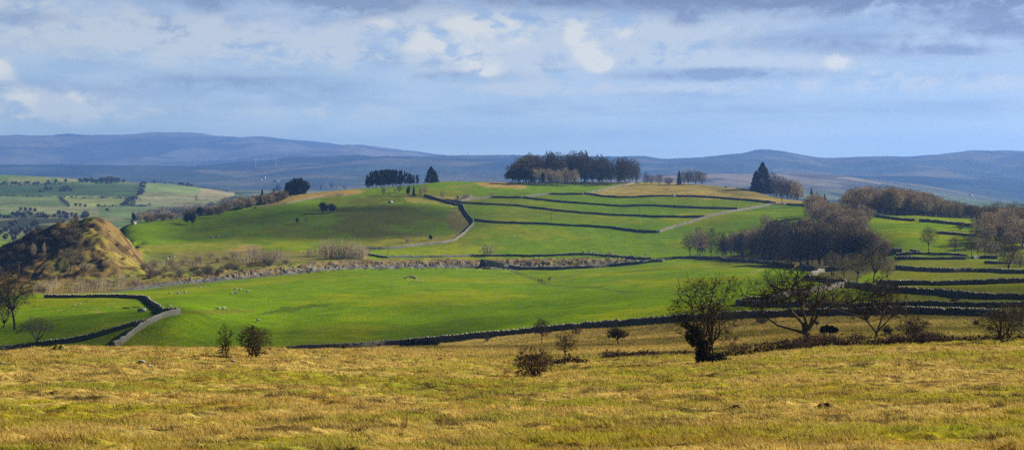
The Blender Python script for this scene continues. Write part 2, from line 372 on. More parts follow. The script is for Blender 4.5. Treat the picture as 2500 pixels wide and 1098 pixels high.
FIELDS = [  # far side of the valley: outline in the photo, colour
 ([(0, 428), (300, 443), (300, 452), (190, 447), (60, 452), (0, 452)], A(.13, .20, .04)),
 ([(20, 436), (130, 434), (115, 449), (20, 451)], A(.22, .24, .08)),
 ([(135, 430), (190, 432), (188, 443), (140, 443)], A(.30, .29, .14)),
 ([(0, 450), (345, 450), (345, 486), (250, 482), (0, 478)], A(.065, .11, .035)),
 ([(0, 478), (150, 481), (160, 505), (0, 505)], A(.17, .22, .07)),
 ([(155, 481), (310, 484), (290, 505), (160, 505)], A(.25, .28, .08)),
 ([(355, 446), (420, 446), (490, 460), (490, 478), (355, 474)], A(.19, .26, .09)),
 ([(490, 460), (575, 470), (560, 490), (480, 490)], A(.30, .27, .15)),
 ([(330, 480), (480, 478), (470, 505), (330, 500)], A(.26, .26, .13)),
 ([(0, 505), (320, 505), (240, 528), (0, 528)], A(.24, .25, .11)),
 ([(0, 515), (70, 518), (90, 528), (0, 530)], A(.14, .24, .05)),
 ([(240, 505), (420, 500), (420, 540), (240, 530)], A(.16, .22, .08)),
]
def ground_colour(x, y):
    z = base_h(x, y); yy = np.maximum(y, 2); px = 1250 + F*x/yy; row = HR - z*F/yy
    jx = (fbm(x/8, y/8, 201, 3)-.5); jy = (fbm(x/9, y/12, 203, 3)-.5)
    # pasture
    n = fbm(x/45, y/70, 211, 4); n2 = fbm(x/9, y/14, 213, 3); n3 = fbm(x/120, y/130, 217, 3)
    col = lerp(np.broadcast_to(GREEN, x.shape+(3,)), GREEN_Y, sstep(.42, .68, n+(n2-.5)*.25)*.75)
    col = lerp(col, GREEN_D, sstep(.52, .72, n3+(n2-.5)*.3)*.55)
    col = col*(1+(n2[..., None]-.5)*.35)
    # upper left hillside: mixed towards a duller, browner green
    w = np.exp(-((px-900)/330)**2)*sstep(1000, 1080, y)*(1-sstep(1330, 1420, y))
    col = lerp(col, A(.105, .112, .016), w*sstep(.3, .6, n+(n2-.5)*.3)*.9)
    # paddocks on the right: olive
    w = sstep(2080, 2200, px)*(1-sstep(690, 740, y))
    col = lerp(col, A(.16, .165, .018), w*.85)
    # centre hill straw-coloured rough pasture
    def patch(poly, c, k=1.0, jit=6.0):
        nonlocal col
        xs = [p[0] for p in poly]; ys = [p[1] for p in poly]
        sel = (px > min(xs)-10) & (px < max(xs)+10) & (row > min(ys)-8) & (row < max(ys)+8)
        if not sel.any(): return
        m = in_poly(px[sel]+jx[sel]*jit*3, row[sel]+jy[sel]*jit, poly).astype(float)*k
        cc = col[sel]; col[sel] = cc*(1-m[:, None]) + (np.asarray(c)*(1+(n2[sel][:, None]-.5)*.6))*m[:, None]
    hl = (y > 1150) & (y < 1800)
    keep = col.copy()
    patch([(1430, 473), (1545, 446), (1700, 450), (1835, 464), (1990, 496), (1890, 496), (1750, 484), (1600, 480), (1470, 481)], A(.33, .25, .075), .9)
    patch([(1700, 452), (1835, 466), (1900, 486), (1760, 470)], A(.17, .15, .05), .7)
    patch([(1150, 449), (1215, 443), (1285, 452), (1280, 461), (1200, 459)], A(.36, .25, .08), .9)
    patch([(1095, 452), (1150, 448), (1150, 458), (1105, 460)], A(.26, .22, .06), .6)
    patch([(700, 487), (760, 463), (860, 463), (900, 468), (850, 478), (780, 483), (700, 496)], A(.36, .24, .075), .9)
    patch([(640, 500), (700, 478), (720, 490), (650, 506)], A(.30, .2, .07), .8)
    patch([(985, 482), (1035, 484), (1100, 498), (1125, 506), (1080, 500), (1000, 492)], A(.31, .26, .06), .8)
    patch([(1040, 478), (1110, 478), (1180, 486), (1110, 492)], A(.30, .24, .07), .7)
    patch([(1098, 510), (1122, 508), (1148, 548), (1125, 580), (1100, 560), (1090, 530)], A(.19, .155, .06), .8)
    patch([(890, 590), (1110, 572), (1120, 588), (1000, 600), (890, 606)], A(.22, .20, .025), .7)
    patch([(330, 600), (560, 585), (640, 600), (560, 620), (340, 640)], A(.24, .25, .03), .75)
    patch([(540, 612), (600, 596), (640, 600), (600, 625)], A(.36, .26, .09), .8)
    patch([(330, 628), (450, 610), (900, 612), (900, 636), (700, 640), (420, 668), (330, 680)], A(.22, .19, .06), .85)
    patch([(355, 612), (430, 617), (400, 640), (340, 640)], A(.08, .12, .02), .6)
    # knoll: rusty grass and bare patches
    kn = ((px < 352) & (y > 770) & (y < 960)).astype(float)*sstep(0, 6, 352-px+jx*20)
    kc = lerp(np.broadcast_to(A(.21, .145, .055), x.shape+(3,)), A(.09, .058, .028), sstep(.46, .62, fbm(x/7, y/7, 221, 4)))
    kc = lerp(kc, A(.30, .27, .05), sstep(.52, .6, fbm(x/15, y/10, 227, 3))*.6)
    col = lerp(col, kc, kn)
    patch([(170, 540), (190, 526), (235, 525), (226, 540), (190, 548)], A(.12, .15, .02), .9, 3)
    flank_shade = sstep(-.1, .5, (np.interp(row, [525, 545, 580, 600, 625, 645, 670], [150, 170, 180, 205, 150, 90, 40])-px)/45+jx*2.4)*kn  # shaded left flank of the knoll, painted into the ground colour
    col = lerp(col, A(.060, .045, .030), flank_shade*.9)
    # scrubby strip between knoll, cliff and field
    edge = np.interp(px, [0, 230, 360, 440, 560, 700, 850, 1000, 1170, 1250, 1400, 1600], [728, 717, 706, 694, 683, 669, 659, 656, 652, 656, 652, 632])
    top = np.interp(px, [0, 330, 440, 700, 880, 1000, 1200, 1400, 1600], [600, 655, 668, 642, 634, 634, 631, 627, 630])
    st_ = ((row < edge+jy*3) & (row > top+jy*4) & (y > 600) & (y < 1030) & (px < 1600)).astype(float)
    bc = lerp(np.broadcast_to(A(.24, .17, .055), x.shape+(3,)), A(.13, .085, .035), sstep(.4, .6, fbm(x/5, y/5, 231, 4)))
    bc = lerp(bc, A(.22, .21, .04), sstep(.55, .65, fbm(x/12, y/8, 233, 3)))
    rk = sstep(.47, .56, fbm(x/1.8, z/.8+y/5, 237, 3))*sstep(420, 700, px)
    bc = lerp(bc, ROCK*1.15, rk*(.35+.55*sstep(-2, 1, (row-(top+edge)/2)/3)))
    col = lerp(col, bc, st_)
    sw = np.interp(px, [0, 230, 360, 440, 700, 1000, 1250, 1400, 1600], [0, 0, 9, 9, 8, 8, 8, 4, 2])
    sc = ((row < edge+jy*3) & (row > edge-sw+jy*3) & (y > 600) & (y < 1000) & (px < 1600)).astype(float)
    sk = lerp(np.broadcast_to(SCREE, x.shape+(3,)), A(.11, .11, .115), sstep(.4, .6, fbm(x/2.5, y/6, 239, 3)))
    col = lerp(col, sk, sc)
    patch([(370, 706), (425, 697), (520, 690), (500, 697), (420, 706)], A(.15, .125, .03), .6, 3)
    # marks in the big field
    patch([(430, 757), (530, 748), (640, 755), (540, 764), (440, 764)], A(.15, .115, .025), .55)
    patch([(600, 770), (700, 744), (820, 737), (800, 744), (700, 756)], A(.055, .085, .012), .6)  # shadow band across the field, painted as darker green
    patch([(1240, 657), (1262, 660), (1345, 690), (1440, 700), (1560, 718), (1545, 720), (1420, 706), (1330, 693)], A(.10, .115, .03), .5, 3)
    patch([(1810, 676), (1850, 660), (1872, 660), (1840, 674)], A(.26, .26, .06), .6, 3)
    for (a, b, w_) in [(185, 739, 26), (235, 749, 24), (205, 754, 18), (268, 739, 24), (285, 746, 20), (180, 752, 20), (145, 753, 20), (240, 758, 60)]:
        patch([(a-w_/2, b), (a, b-1.6), (a+w_/2, b), (a, b+1.6)], A(.33, .25, .08), .8, 2)
    # land under the woods
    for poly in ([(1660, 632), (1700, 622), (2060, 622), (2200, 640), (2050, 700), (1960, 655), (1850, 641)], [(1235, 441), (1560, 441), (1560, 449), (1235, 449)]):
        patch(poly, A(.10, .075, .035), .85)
    # far side of the valley
    vf = sstep(1750, 2300, y)
    vcol = lerp(np.broadcast_to(A(.11, .17, .06), x.shape+(3,)), A(.20, .20, .09), sstep(.4, .6, fbm(x/160, y/260, 241, 4)))
    vcol = lerp(vcol, A(.045, .055, .03), sstep(.56, .62, fbm(x/90, y/220, 243, 4)))
    cell = vnoise(np.floor(x/230+fbm(x/300, y/300, 2, 2))+.5, np.floor(y/420+fbm(x/300, y/300, 3, 2))+.5, 245)
    vcol = vcol*(.65+.8*cell[..., None])
    col = lerp(col, vcol, vf)
    for poly, c in FIELDS:
        xs = [p[0] for p in poly]; ys = [p[1] for p in poly]
        sel = (y > 2200) & (y < 4200) & (px > min(xs)) & (px < max(xs)) & (row > min(ys)) & (row < max(ys))
        if sel.any():
            m = in_poly(px[sel], row[sel], poly).astype(float)[:, None]
            col[sel] = col[sel]*(1-m) + c*(1+(fbm(x[sel]/60, y[sel]/60, 7, 3)[:, None]-.5)*.5)*m
    # moors, with some haze blue mixed into the ground colours
    mf = sstep(4600, 6500, y)
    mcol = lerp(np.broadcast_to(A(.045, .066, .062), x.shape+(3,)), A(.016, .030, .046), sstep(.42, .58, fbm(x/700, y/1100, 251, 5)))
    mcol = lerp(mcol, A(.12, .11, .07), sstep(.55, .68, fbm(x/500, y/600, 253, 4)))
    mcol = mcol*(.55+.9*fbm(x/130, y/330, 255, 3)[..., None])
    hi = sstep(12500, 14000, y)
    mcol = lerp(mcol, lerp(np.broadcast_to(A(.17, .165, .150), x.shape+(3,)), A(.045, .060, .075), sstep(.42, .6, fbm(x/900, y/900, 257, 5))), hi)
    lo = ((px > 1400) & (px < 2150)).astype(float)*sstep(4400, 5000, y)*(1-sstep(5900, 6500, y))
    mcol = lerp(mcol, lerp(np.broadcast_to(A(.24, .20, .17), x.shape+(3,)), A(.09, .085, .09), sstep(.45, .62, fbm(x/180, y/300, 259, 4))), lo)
    col = lerp(col, mcol, np.maximum(mf, lo))
    # rough grassland nearest the viewpoint and up to the field wall
    nf = (y < wall_d(px)).astype(float)
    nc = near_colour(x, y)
    farn = sstep(120, 170, y)
    nc = lerp(nc, lerp(np.broadcast_to(A(.46, .32, .085), x.shape+(3,)), A(.27, .225, .045), sstep(.38, .62, fbm(x/12, y/16, 261, 4)+(px-1700)/5200)), farn)
    nc = lerp(nc, A(.12, .17, .015), farn*sstep(.35, .7, (px-2180)/400+fbm(x/18, y/22, 265, 3)-.5)*.5)
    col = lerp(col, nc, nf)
    return np.clip(col, .004, .8)

def ground_mat(name, fine, bs, bd, strength=1.0, lo=.6, hi=1.4):
    m = bpy.data.materials.new(name); m.use_nodes = True; t = NT(m.node_tree); t.n.clear()
    out = t.node("ShaderNodeOutputMaterial"); co = t.node("ShaderNodeTexCoord").outputs["Object"]
    base = t.node("ShaderNodeAttribute", attribute_name="Col").outputs["Color"]
    n1 = t.noise(co, fine, 5., .7)
    base = t.mix(1.0, base, t.ramp(n1, [(.28, (lo, lo, lo*1.05)), (.72, (hi, hi*.98, hi*.9))]), 'MULTIPLY')
    n2 = t.noise(co, fine*.13, 4., .6)
    base = t.mix(1.0, base, t.ramp(n2, [(.3, (.74, .84, .85)), (.7, (1.22, 1.13, 1.0))]), 'MULTIPLY')
    bs_ = t.node("ShaderNodeBsdfPrincipled", {"Base Color": base, "Roughness": 1.0, "Specular IOR Level": 0.0})
    b = t.node("ShaderNodeBump", {"Strength": strength, "Distance": bd, "Height": t.noise(co, bs, 6., .7)})
    t.l.new(b.outputs[0], bs_.inputs["Normal"]); t.l.new(bs_.outputs[0], out.inputs[0]); return m
M_GRASSLAND = ground_mat("rough_grassland", 6.0, 9.0, .05)
M_PASTURE = ground_mat("pasture_grass", 1.1, 1.3, .22, 1.0, .45, 1.55)
M_HILLS = ground_mat("distant_land", .012, .02, 6.0, .8)

NC = 1150
sgrid = np.sinh(np.linspace(-1, 1, NC)*1.25)/math.sinh(1.25)*.60
def terrain(name, Ys, m, step=1):
    s = sgrid[::step] if step > 1 else sgrid
    X = s[None, :]*(Ys[:, None]+24); Y = np.repeat(Ys[:, None], len(s), 1)
    Zz = H(X.ravel(), Y.ravel()); col = ground_colour(X.ravel(), Y.ravel())
    V = np.stack([X.ravel(), Y.ravel(), Zz], 1)
    nr, nc = X.shape; i = np.arange((nr-1)*(nc-1)); r = i//(nc-1); c = i % (nc-1); a = r*nc+c
    Fq = np.stack([a, a+1, a+nc+1, a+nc], 1)
    o = link(name, mk_mesh(name, V, Fq, [m], smooth=True, attrs={"Col": col}))
    tag(o, kind="structure"); return o
Y1 = np.concatenate([np.geomspace(2.0, 17.0, 40, endpoint=False), np.geomspace(17.0, 190.0, 760)])
Y2 = np.concatenate([np.geomspace(190.0, 700, 170, endpoint=False), np.geomspace(700, 1060, 250, endpoint=False), np.geomspace(1060, 1750, 150)])
Y3 = np.geomspace(1750.0, 21000.0, 380)
terrain("ground", Y1, M_GRASSLAND)
terrain("pasture", Y2, M_PASTURE)
terrain("hills", Y3, M_HILLS)

# ------------------------------------------------------------------ grass blades on the near slope
def grass():
    g = np.random.default_rng(7)
    N = 330000
    # tuft density falls off with distance as blades merge
    y = 19.0*np.exp(g.random(N)*math.log(128/19.0)); x = (g.random(N)*2-1)*(.335*y+1.5)
    cl = fbm(x/1.1, y/.9, 301, 3); keep = g.random(N) < (.25+1.6*sstep(.4, .62, cl)); x, y = x[keep], y[keep]; N = len(x)
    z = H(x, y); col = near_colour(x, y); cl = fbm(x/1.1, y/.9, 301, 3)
    nb = 3
    X = np.repeat(x, nb)+g.normal(0, .05, N*nb)*np.repeat(1+y/50, nb); Y = np.repeat(y, nb)+g.normal(0, .05, N*nb)
    Zb = np.repeat(z, nb)-.01
    ht = (.025+.045*g.random(N*nb))*(.6+1.3*np.repeat(sstep(.4, .66, cl), nb))*(1+np.repeat(y, nb)/160)
    w = (.0045+.003*g.random(N*nb))*(1+np.repeat(y, nb)/22)
    ang = g.random(N*nb)*math.pi; ln = g.normal(0, .55, (N*nb, 2)); ln[:, 0] -= .35
    dx, dy = np.cos(ang)*w, np.sin(ang)*w*.5
    V = np.zeros((N*nb, 3, 3))
    V[:, 0] = np.stack([X-dx, Y-dy, Zb], 1); V[:, 1] = np.stack([X+dx, Y+dy, Zb], 1)
    V[:, 2] = np.stack([X+ln[:, 0]*ht, Y+ln[:, 1]*ht, Zb+ht], 1)
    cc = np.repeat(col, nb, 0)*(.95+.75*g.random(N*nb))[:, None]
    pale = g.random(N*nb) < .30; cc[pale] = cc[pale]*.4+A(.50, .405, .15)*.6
    Fq = np.arange(N*nb*3).reshape(-1, 3)
    m = bpy.data.materials.new("grass_blades"); m.use_nodes = True; t = NT(m.node_tree); t.n.clear()
    out = t.node("ShaderNodeOutputMaterial"); base = t.node("ShaderNodeAttribute", attribute_name="Col").outputs["Color"]
    d = t.node("ShaderNodeBsdfDiffuse", {"Color": base}); tr = t.node("ShaderNodeBsdfTranslucent", {"Color": base})
    mx = t.node("ShaderNodeMixShader", {0: .35}); t.l.new(d.outputs[0], mx.inputs[1]); t.l.new(tr.outputs[0], mx.inputs[2])
    t.l.new(mx.outputs[0], out.inputs[0])
    o = link("grass", mk_mesh("grass", V.reshape(-1, 3), Fq, [m], attrs={"Col": np.repeat(cc, 3, 0)}))
    tag(o, "tawny and olive tussocky winter grass covering the near slope", "grass", kind="stuff")
grass()
def far_tufts():
    # ranker grass on the strip that runs down to the field wall
    g = np.random.default_rng(8); N = 150000
    y = 120*np.exp(g.random(N)*math.log(440/120)); px = 700+1950*g.random(N); x = (px-1250)/F*y
    k = (y < wall_d(px)-1.5) & (g.random(N) < .25+1.5*sstep(.42, .6, fbm(x/2.2, y/2.4, 305, 3))); x, y, px = x[k], y[k], px[k]; N = len(x)
    z = H(x, y); nb = 3; col = lerp(np.broadcast_to(A(.50, .37, .11), x.shape+(3,)), A(.26, .22, .05), sstep(.35, .65, fbm(x/9, y/12, 307, 4)+(px-1700)/6000))
    X = np.repeat(x, nb)+g.normal(0, .16, N*nb); Y = np.repeat(y, nb)+g.normal(0, .16, N*nb); Zb = np.repeat(z, nb)-.02
    ht = (.10+.16*g.random(N*nb)); w = (.03+.03*g.random(N*nb))*np.repeat(y, nb)/150; a = g.random(N*nb)*3.14; ln = g.normal(0, .5, (N*nb, 2)); ln[:, 0] -= .3
    V = np.stack([np.stack([X-np.cos(a)*w, Y-np.sin(a)*w, Zb], 1), np.stack([X+np.cos(a)*w, Y+np.sin(a)*w, Zb], 1), np.stack([X+ln[:, 0]*ht, Y+ln[:, 1]*ht, Zb+ht], 1)], 1)
    cc = np.repeat(col, nb, 0)*(.6+.9*g.random(N*nb))[:, None]
    o = link("tussock_grass", mk_mesh("tussock_grass", V.reshape(-1, 3), np.arange(N*nb*3).reshape(-1, 3), [bpy.data.materials["grass_blades"]], attrs={"Col": np.repeat(cc, 3, 0)}))
    tag(o, "straw-coloured tussocks on the strip beside the long dark wall", "grass", kind="stuff")
far_tufts()

# ------------------------------------------------------------------ vegetation kit
M_BARK = mat("dark_bark", (.070, .055, .042), scale=2.0, bump=.5)
M_BARK_G = mat("grey_bark", (.17, .15, .12), scale=1.5, bump=.4, col2=(.09, .085, .06))
M_TW_BROWN = mat("brown_twigs", (.175, .135, .075), scale=.5, objvar=.30)
M_TW_DARK = mat("dark_twigs", (.095, .078, .042), scale=.5, objvar=.25)
M_TW_GREY = mat("grey_twigs", (.48, .385, .25), scale=.5, objvar=.30, var=.4)
M_TW_OLIVE = mat("olive_twigs", (.24, .21, .12), scale=.5, objvar=.25, var=.4)
M_TW_PALE = mat("pale_twigs", (.46, .385, .25), scale=.5, objvar=.25)
M_TW_RED = mat("russet_twigs", (.20, .11, .06), scale=.5, objvar=.2)
M_NEEDLE = mat("dark_needles", (.032, .052, .026), scale=.4, col2=(.012, .022, .014), objvar=.3)
M_IVY = mat("ivy_leaves", (.045, .05, .022), scale=3, col2=(.015, .018, .010))
M_GORSE = mat("gorse", (.030, .042, .014), scale=1.5, col2=(.012, .014, .007))

class Branchwork:
    """grows a leafless tree outwards from its stems towards points spread through the crown"""
    def __init__(s, seed):
        s.g = np.random.default_rng(seed); s.P = []; s.lv = []; s.seg = {}
    def stem(s, pts, r0, r1, lvl=0):
        n = len(pts)-1
        for i in range(n):
            a, b = np.array(pts[i], float), np.array(pts[i+1], float)
            ra = r0+(r1-r0)*i/n; rb = r0+(r1-r0)*(i+1)/n
            s.seg.setdefault(lvl, []).append((a, b, ra, rb))
            s.P.append(b)
    def crown_points(s, n, c, R, lump=.28, shell=.45, low=-1.0):
        out = []
        ph = s.g.random((5, 3))*6.3; k = s.g.normal(0, 2.1, (5, 3))
        while len(out) < n:
            d = s.g.normal(0, 1, 3); d /= np.linalg.norm(d)
            if d[2] < low: continue
            w = 1+lump*sum(math.sin(k[i] @ d*1.6+ph[i, 0]) for i in range(5))/2.2
            out.append(c+d*R*max(.35, w)*(shell+(1-shell)*s.g.random()**.6) if s.g.random() < .7 else c+d*R*w*s.g.random()**.5)
        return np.array(out)
    def grow(s, T, lvl, r0, r1, nseg=3, wander=.12, maxlen=1e9, up=.0):
        base = np.array(s.P[0]); T = T[np.argsort(np.linalg.norm(T-base, axis=1))]
        S = s.seg.setdefault(lvl, []); P = np.array(s.P); new = []
        for t in T:
            d2 = np.linalg.norm(P-t, axis=1)+.35*np.maximum(0, P[:, 2]-t[2]+.05)
            a = P[np.argmin(d2)]; v = t-a; L = np.linalg.norm(v)
            if L < 1e-3: continue
            if L > maxlen: t = a+v/L*maxlen; v = t-a; L = maxlen
            prev = a; off = s.g.normal(0, wander*L, 3)
            for i in range(1, nseg+1):
                f = i/nseg; q = a+v*f+off*math.sin(f*math.pi)*.9+np.array([0, 0, -up*L*math.sin(f*math.pi)])+(s.g.normal(0, wander*L*.3, 3) if i < nseg else 0)
                S.append((prev, q, r0+(r1-r0)*(i-1)/nseg, r0+(r1-r0)*i/nseg)); new.append(q); prev = q
        s.P.extend(new)
    def mesh(s, lvls, name, m, n=3):
        S = [q for l in lvls for q in s.seg.get(l, [])]
        if not S: return None
        V, Fq = tubes([a[0] for a in S], [a[1] for a in S], [a[2] for a in S], [a[3] for a in S], n)
        return mk_mesh(name, V, Fq, [m], smooth=True)

def leafcloud(g, pts, size, flat=0.0):
    N = len(pts); a = g.normal(0, 1, (N, 3)); b = g.normal(0, 1, (N, 3))
    a[:, 2] *= 1-flat; b[:, 2] *= 1-flat
    a /= np.linalg.norm(a, axis=1, keepdims=True); b -= a*(a*b).sum(1, keepdims=True); b /= np.linalg.norm(b, axis=1, keepdims=True)
    sz = size*(.5+g.random((N, 1)))
    V = np.stack([pts-a*sz*.5-b*sz*.3, pts+a*sz*.5-b*sz*.3, pts+b*sz*.7], 1)
    return V.reshape(-1, 3), np.arange(N*3).reshape(-1, 3)
def lumps(g, n, c, R, k=7, spread=.62, rr=.5):
    """points filling an uneven mass made of overlapping lumps"""
    cs = g.normal(0, 1, (k, 3)); cs /= np.linalg.norm(cs, axis=1, keepdims=True); cs *= (spread*g.random((k, 1))**.5)
    cs[:, 2] = cs[:, 2]
    rad = rr*(.6+.7*g.random(k)); i = g.integers(0, k, n)
    d = g.normal(0, 1, (n, 3)); d /= np.linalg.norm(d, axis=1, keepdims=True)
    p = cs[i]+d*(rad[i]*g.random(n)**.33)[:, None]
    return np.array(c)+p*np.array(R)

PROTO_Z = {}
def bare_tree(seed, h, w, tf, twm, barkm=M_BARK, n=(8, 40, 190, 900), ntw=1800, trunk_r=None, stems=1, tw_r=.022, tw_len=1.3, low=-.75, lean=0.0, shift=0.0, fat=1.0, lump=.28, limbs=(), name="bare_tree", cfrac=.5):
    """h height, w crown width, tf fraction of the height below the crown"""
    B = Branchwork(seed); g = B.g; tr = trunk_r or h*.020
    th = h*tf
    for k in range(stems):
        o = np.array([g.normal(0, .05*h*(stems > 1)), g.normal(0, .05*h*(stems > 1)), -.25])
        top = np.array([lean*h+g.normal(0, .03*h)*(1+(stems > 1)*1.5), g.normal(0, .04*h)*(1+(stems > 1)), th*(1+.25*g.random())])
        pts = [o]+[o+(top-o)*f+g.normal(0, .012*h, 3)*np.array([1, 1, .2]) for f in (.3, .6)]+[top]
        B.stem(pts, tr*(1.25 if stems == 1 else .7), tr*.8/(1 if stems == 1 else 1.6))
    for lb in limbs: B.stem([np.array(q)*h for q in lb], tr*.62, tr*.16)
    c = np.array([lean*h*1.2+shift*h, 0, th+(h-th)*cfrac]); R = np.array([w/2, w/2, (h-th)*.52])*.93
    B.grow(B.crown_points(n[0], c, R*.62, low=low, lump=lump), 1, tr*.62*fat, tr*.30*fat, 4, .10, up=.06)
    B.grow(B.crown_points(n[1], c, R*.84, low=low, lump=lump), 2, tr*.27*fat, tr*.13*fat, 4, .12)
    B.grow(B.crown_points(n[2], c, R*.94, low=low, lump=lump), 3, tr*.12, tr*.06, 3, .12)
    B.grow(B.crown_points(n[3], c, R, low=low, lump=lump), 4, max(tr*.055, tw_r*1.1), tw_r, 2, .12, maxlen=h*.16)
    B.grow(B.crown_points(ntw, c, R*1.03, shell=.6, low=low, lump=lump), 5, tw_r, tw_r*.5, 1, .0, maxlen=tw_len)
    root = empty(name); root.location = (0, 0, 0)
    link("trunk", B.mesh([0, 1, 2], "trunk", barkm, 5), root)
    link("crown", B.mesh([3, 4, 5], "crown", twm, 3), root)
    PROTO_Z[root.name] = h; return root
def bush(seed, h, w, twm, ntw=900, tw_r=.015, stems=7, name="bare_bush", upright=.0, leaf=None):
    B = Branchwork(seed); g = B.g
    for k in range(stems):
        a = g.random()*6.28; r = w*.12*g.random(); e = w*.30*g.random()
        B.stem([(r*math.cos(a), r*math.sin(a), -.15), ((r+e)*.6*math.cos(a), (r+e)*.6*math.sin(a), h*.25), ((r+e)*math.cos(a), (r+e)*math.sin(a), h*(.45+.25*g.random()))], h*.016, h*.010)
    c = np.array([0, 0, h*.50]); R = np.array([w/2, w/2, h*.50])
    B.grow(B.crown_points(40, c, R*.8, low=-.8), 1, h*.010, h*.006, 3, .12)
    B.grow(B.crown_points(220, c, R*.95, low=-.9), 2, h*.006, max(tw_r, h*.003), 2, .12)
    B.grow(B.crown_points(ntw, c, R*1.02, lump=.35, low=-.95), 3, tw_r, tw_r*.5, 1, 0, maxlen=h*.22)
    root = empty(name)
    link("trunk", B.mesh([0, 1], "trunk", M_BARK, 4), root)
    link("crown", B.mesh([2, 3], "crown", twm, 3), root)
    if leaf:
        V, Fq = leafcloud(g, lumps(g, leaf[0], c*np.array([1, 1, .8]), R*np.array([.8, .8, .75])), leaf[1])
        link("foliage", mk_mesh("foliage", V, Fq, [leaf[2]]), root)
    PROTO_Z[root.name] = h; return root
def coppice(seed, h, w, twm, nst=26, name="sapling_shrub", r=.035):
    """a clump of thin upright stems with short rising twigs"""
    g = np.random.default_rng(seed); S = []; T = []
    for k in range(nst):
        x, y = g.normal(0, w*.27, 2); hh = h*(.55+.45*g.random()); p = np.array([x, y, -.2]); ln = g.normal(0, .05, 2)+np.array([x, y])/w*.18
        pts = [p+np.array([ln[0]*f*hh*f, ln[1]*f*hh*f, f*hh]) for f in np.linspace(0, 1, 5)]
        for i in range(4): S.append((pts[i], pts[i+1], r*(1-i*.2), r*(.8-i*.2)))
        for j in range(13):
            f = .25+.72*g.random(); q = pts[0]+(pts[-1]-pts[0])*f; a = g.random()*6.28; L = hh*.16*(1.15-f)*(.6+.8*g.random())
            T.append((q, q+np.array([math.cos(a)*L*.55, math.sin(a)*L*.55, L*1.1]), r*.42, r*.25))
    root = empty(name); S = S+T
    V, Fq = tubes(*[[a[i] for a in S] for i in range(4)]); link("crown", mk_mesh("crown", V, Fq, [twm]), root)
    PROTO_Z[root.name] = h; return root
def pine(seed, h, w, tf=.35, n=3000, size=.42, name="pine_tree", m=M_NEEDLE):
    g = np.random.default_rng(seed); B = Branchwork(seed+1)
    B.stem([(0, 0, -.3), (g.normal(0, .1), g.normal(0, .1), h*.4), (g.normal(0, .3), 0, h*.93)], h*.018, h*.005)
    P = []
    for k in range(13):
        f = tf+(1-tf)*(k+.5)/13; rad = w/2*(1-((f-tf)/(1-tf))**2.2*.72); a = g.random()*6.28; e = rad*(.35+.45*g.random())
        c = (math.cos(a)*e, math.sin(a)*e, h*f*.98)
        P.append(lumps(g, n//13, c, (rad*.75, rad*.75, h*.11+.4), 5)); B.grow(np.array([c]), 1, h*.006, h*.003, 2, .05)
    V, Fq = leafcloud(g, np.concatenate(P), size)
    root = empty(name); link("trunk", B.mesh([0, 1], "trunk", M_BARK, 5), root); link("crown", mk_mesh("crown", V, Fq, [m]), root)
    PROTO_Z[root.name] = h; return root
def conifer(seed, h, w, n=3600, size=.4, name="conifer_tree", belly=.8, m=M_NEEDLE, skirt=.06):
    g = np.random.default_rng(seed); f = g.random(n)**1.25; f = skirt+(1-skirt)*f
    tier = 1+.13*np.sin(f*h*2.2+g.normal(0, .4, n)); a = g.random(n)*6.28
    lob = 1+.20*np.sin(a*3+seed)+.14*np.sin(a*5+f*9)
    r = w/2*np.maximum(.02, (1-f)**belly)*tier*lob*np.sqrt(.25+.75*g.random(n))
    pts = np.stack([r*np.cos(a), r*np.sin(a), f*h-.12*r], 1); V, Fq = leafcloud(g, pts, size, .4)
    B = Branchwork(seed); B.stem([(0, 0, -.3), (0, 0, h*.5), (0, 0, h*.96)], h*.018, h*.004)
    root = empty(name); link("trunk", B.mesh([0], "trunk", M_BARK, 5), root); link("crown", mk_mesh("crown", V, Fq, [m]), root)
    PROTO_Z[root.name] = h; return root
def broad_evergreen(seed, h, w, n=4500, size=.45, name="evergreen_tree", m=M_NEEDLE, tf=.12, pts=None):
    g = np.random.default_rng(seed); c = (0, 0, h*(tf+(1-tf)*.5))
    P = lumps(g, n, c, (w*.5, w*.5, h*(1-tf)*.52), 11, .60, .48); V, Fq = leafcloud(g, P, size)
    B = Branchwork(seed); B.stem([(0, 0, -.3), (0, 0, h*.2), (g.normal(0, .2), 0, h*.6)], h*.03, h*.012); B.grow(P[:14], 1, h*.012, h*.005, 3, .1)
    root = empty(name); link("trunk", B.mesh([0, 1], "trunk", M_BARK, 5), root); link("crown", mk_mesh("crown", V, Fq, [m]), root)
    PROTO_Z[root.name] = h; return root

USED = set(); RG = np.random.default_rng(99)
def place(proto, px, D, hpx, label, cat, group=None, row=None, wk=None, rz=None, Dmin=None, zoff=0.0, dz=0.0):
    """stand a copy of a plant on the land; its height is given as it looks in the photo"""
    if row is not None: x, y, z = hit(px, row, Dmin or D)
    else: x, y, z = at(px, D)
    s = hpx*y/F/PROTO_Z[proto["pk"] if "pk" in proto else proto.name]
    sc = (s*(wk or 1), s*(wk or 1), s); rz = RG.random()*6.28 if rz is None else rz
    key = proto.name
    if key not in USED:
        USED.add(key); proto.location = (x, y, z-zoff); proto.scale = sc; proto.rotation_euler = (0, 0, rz); tag(proto, label, cat, group); return proto
    return dup(proto, (x, y, z-zoff), rz, sc, label, group, cat)

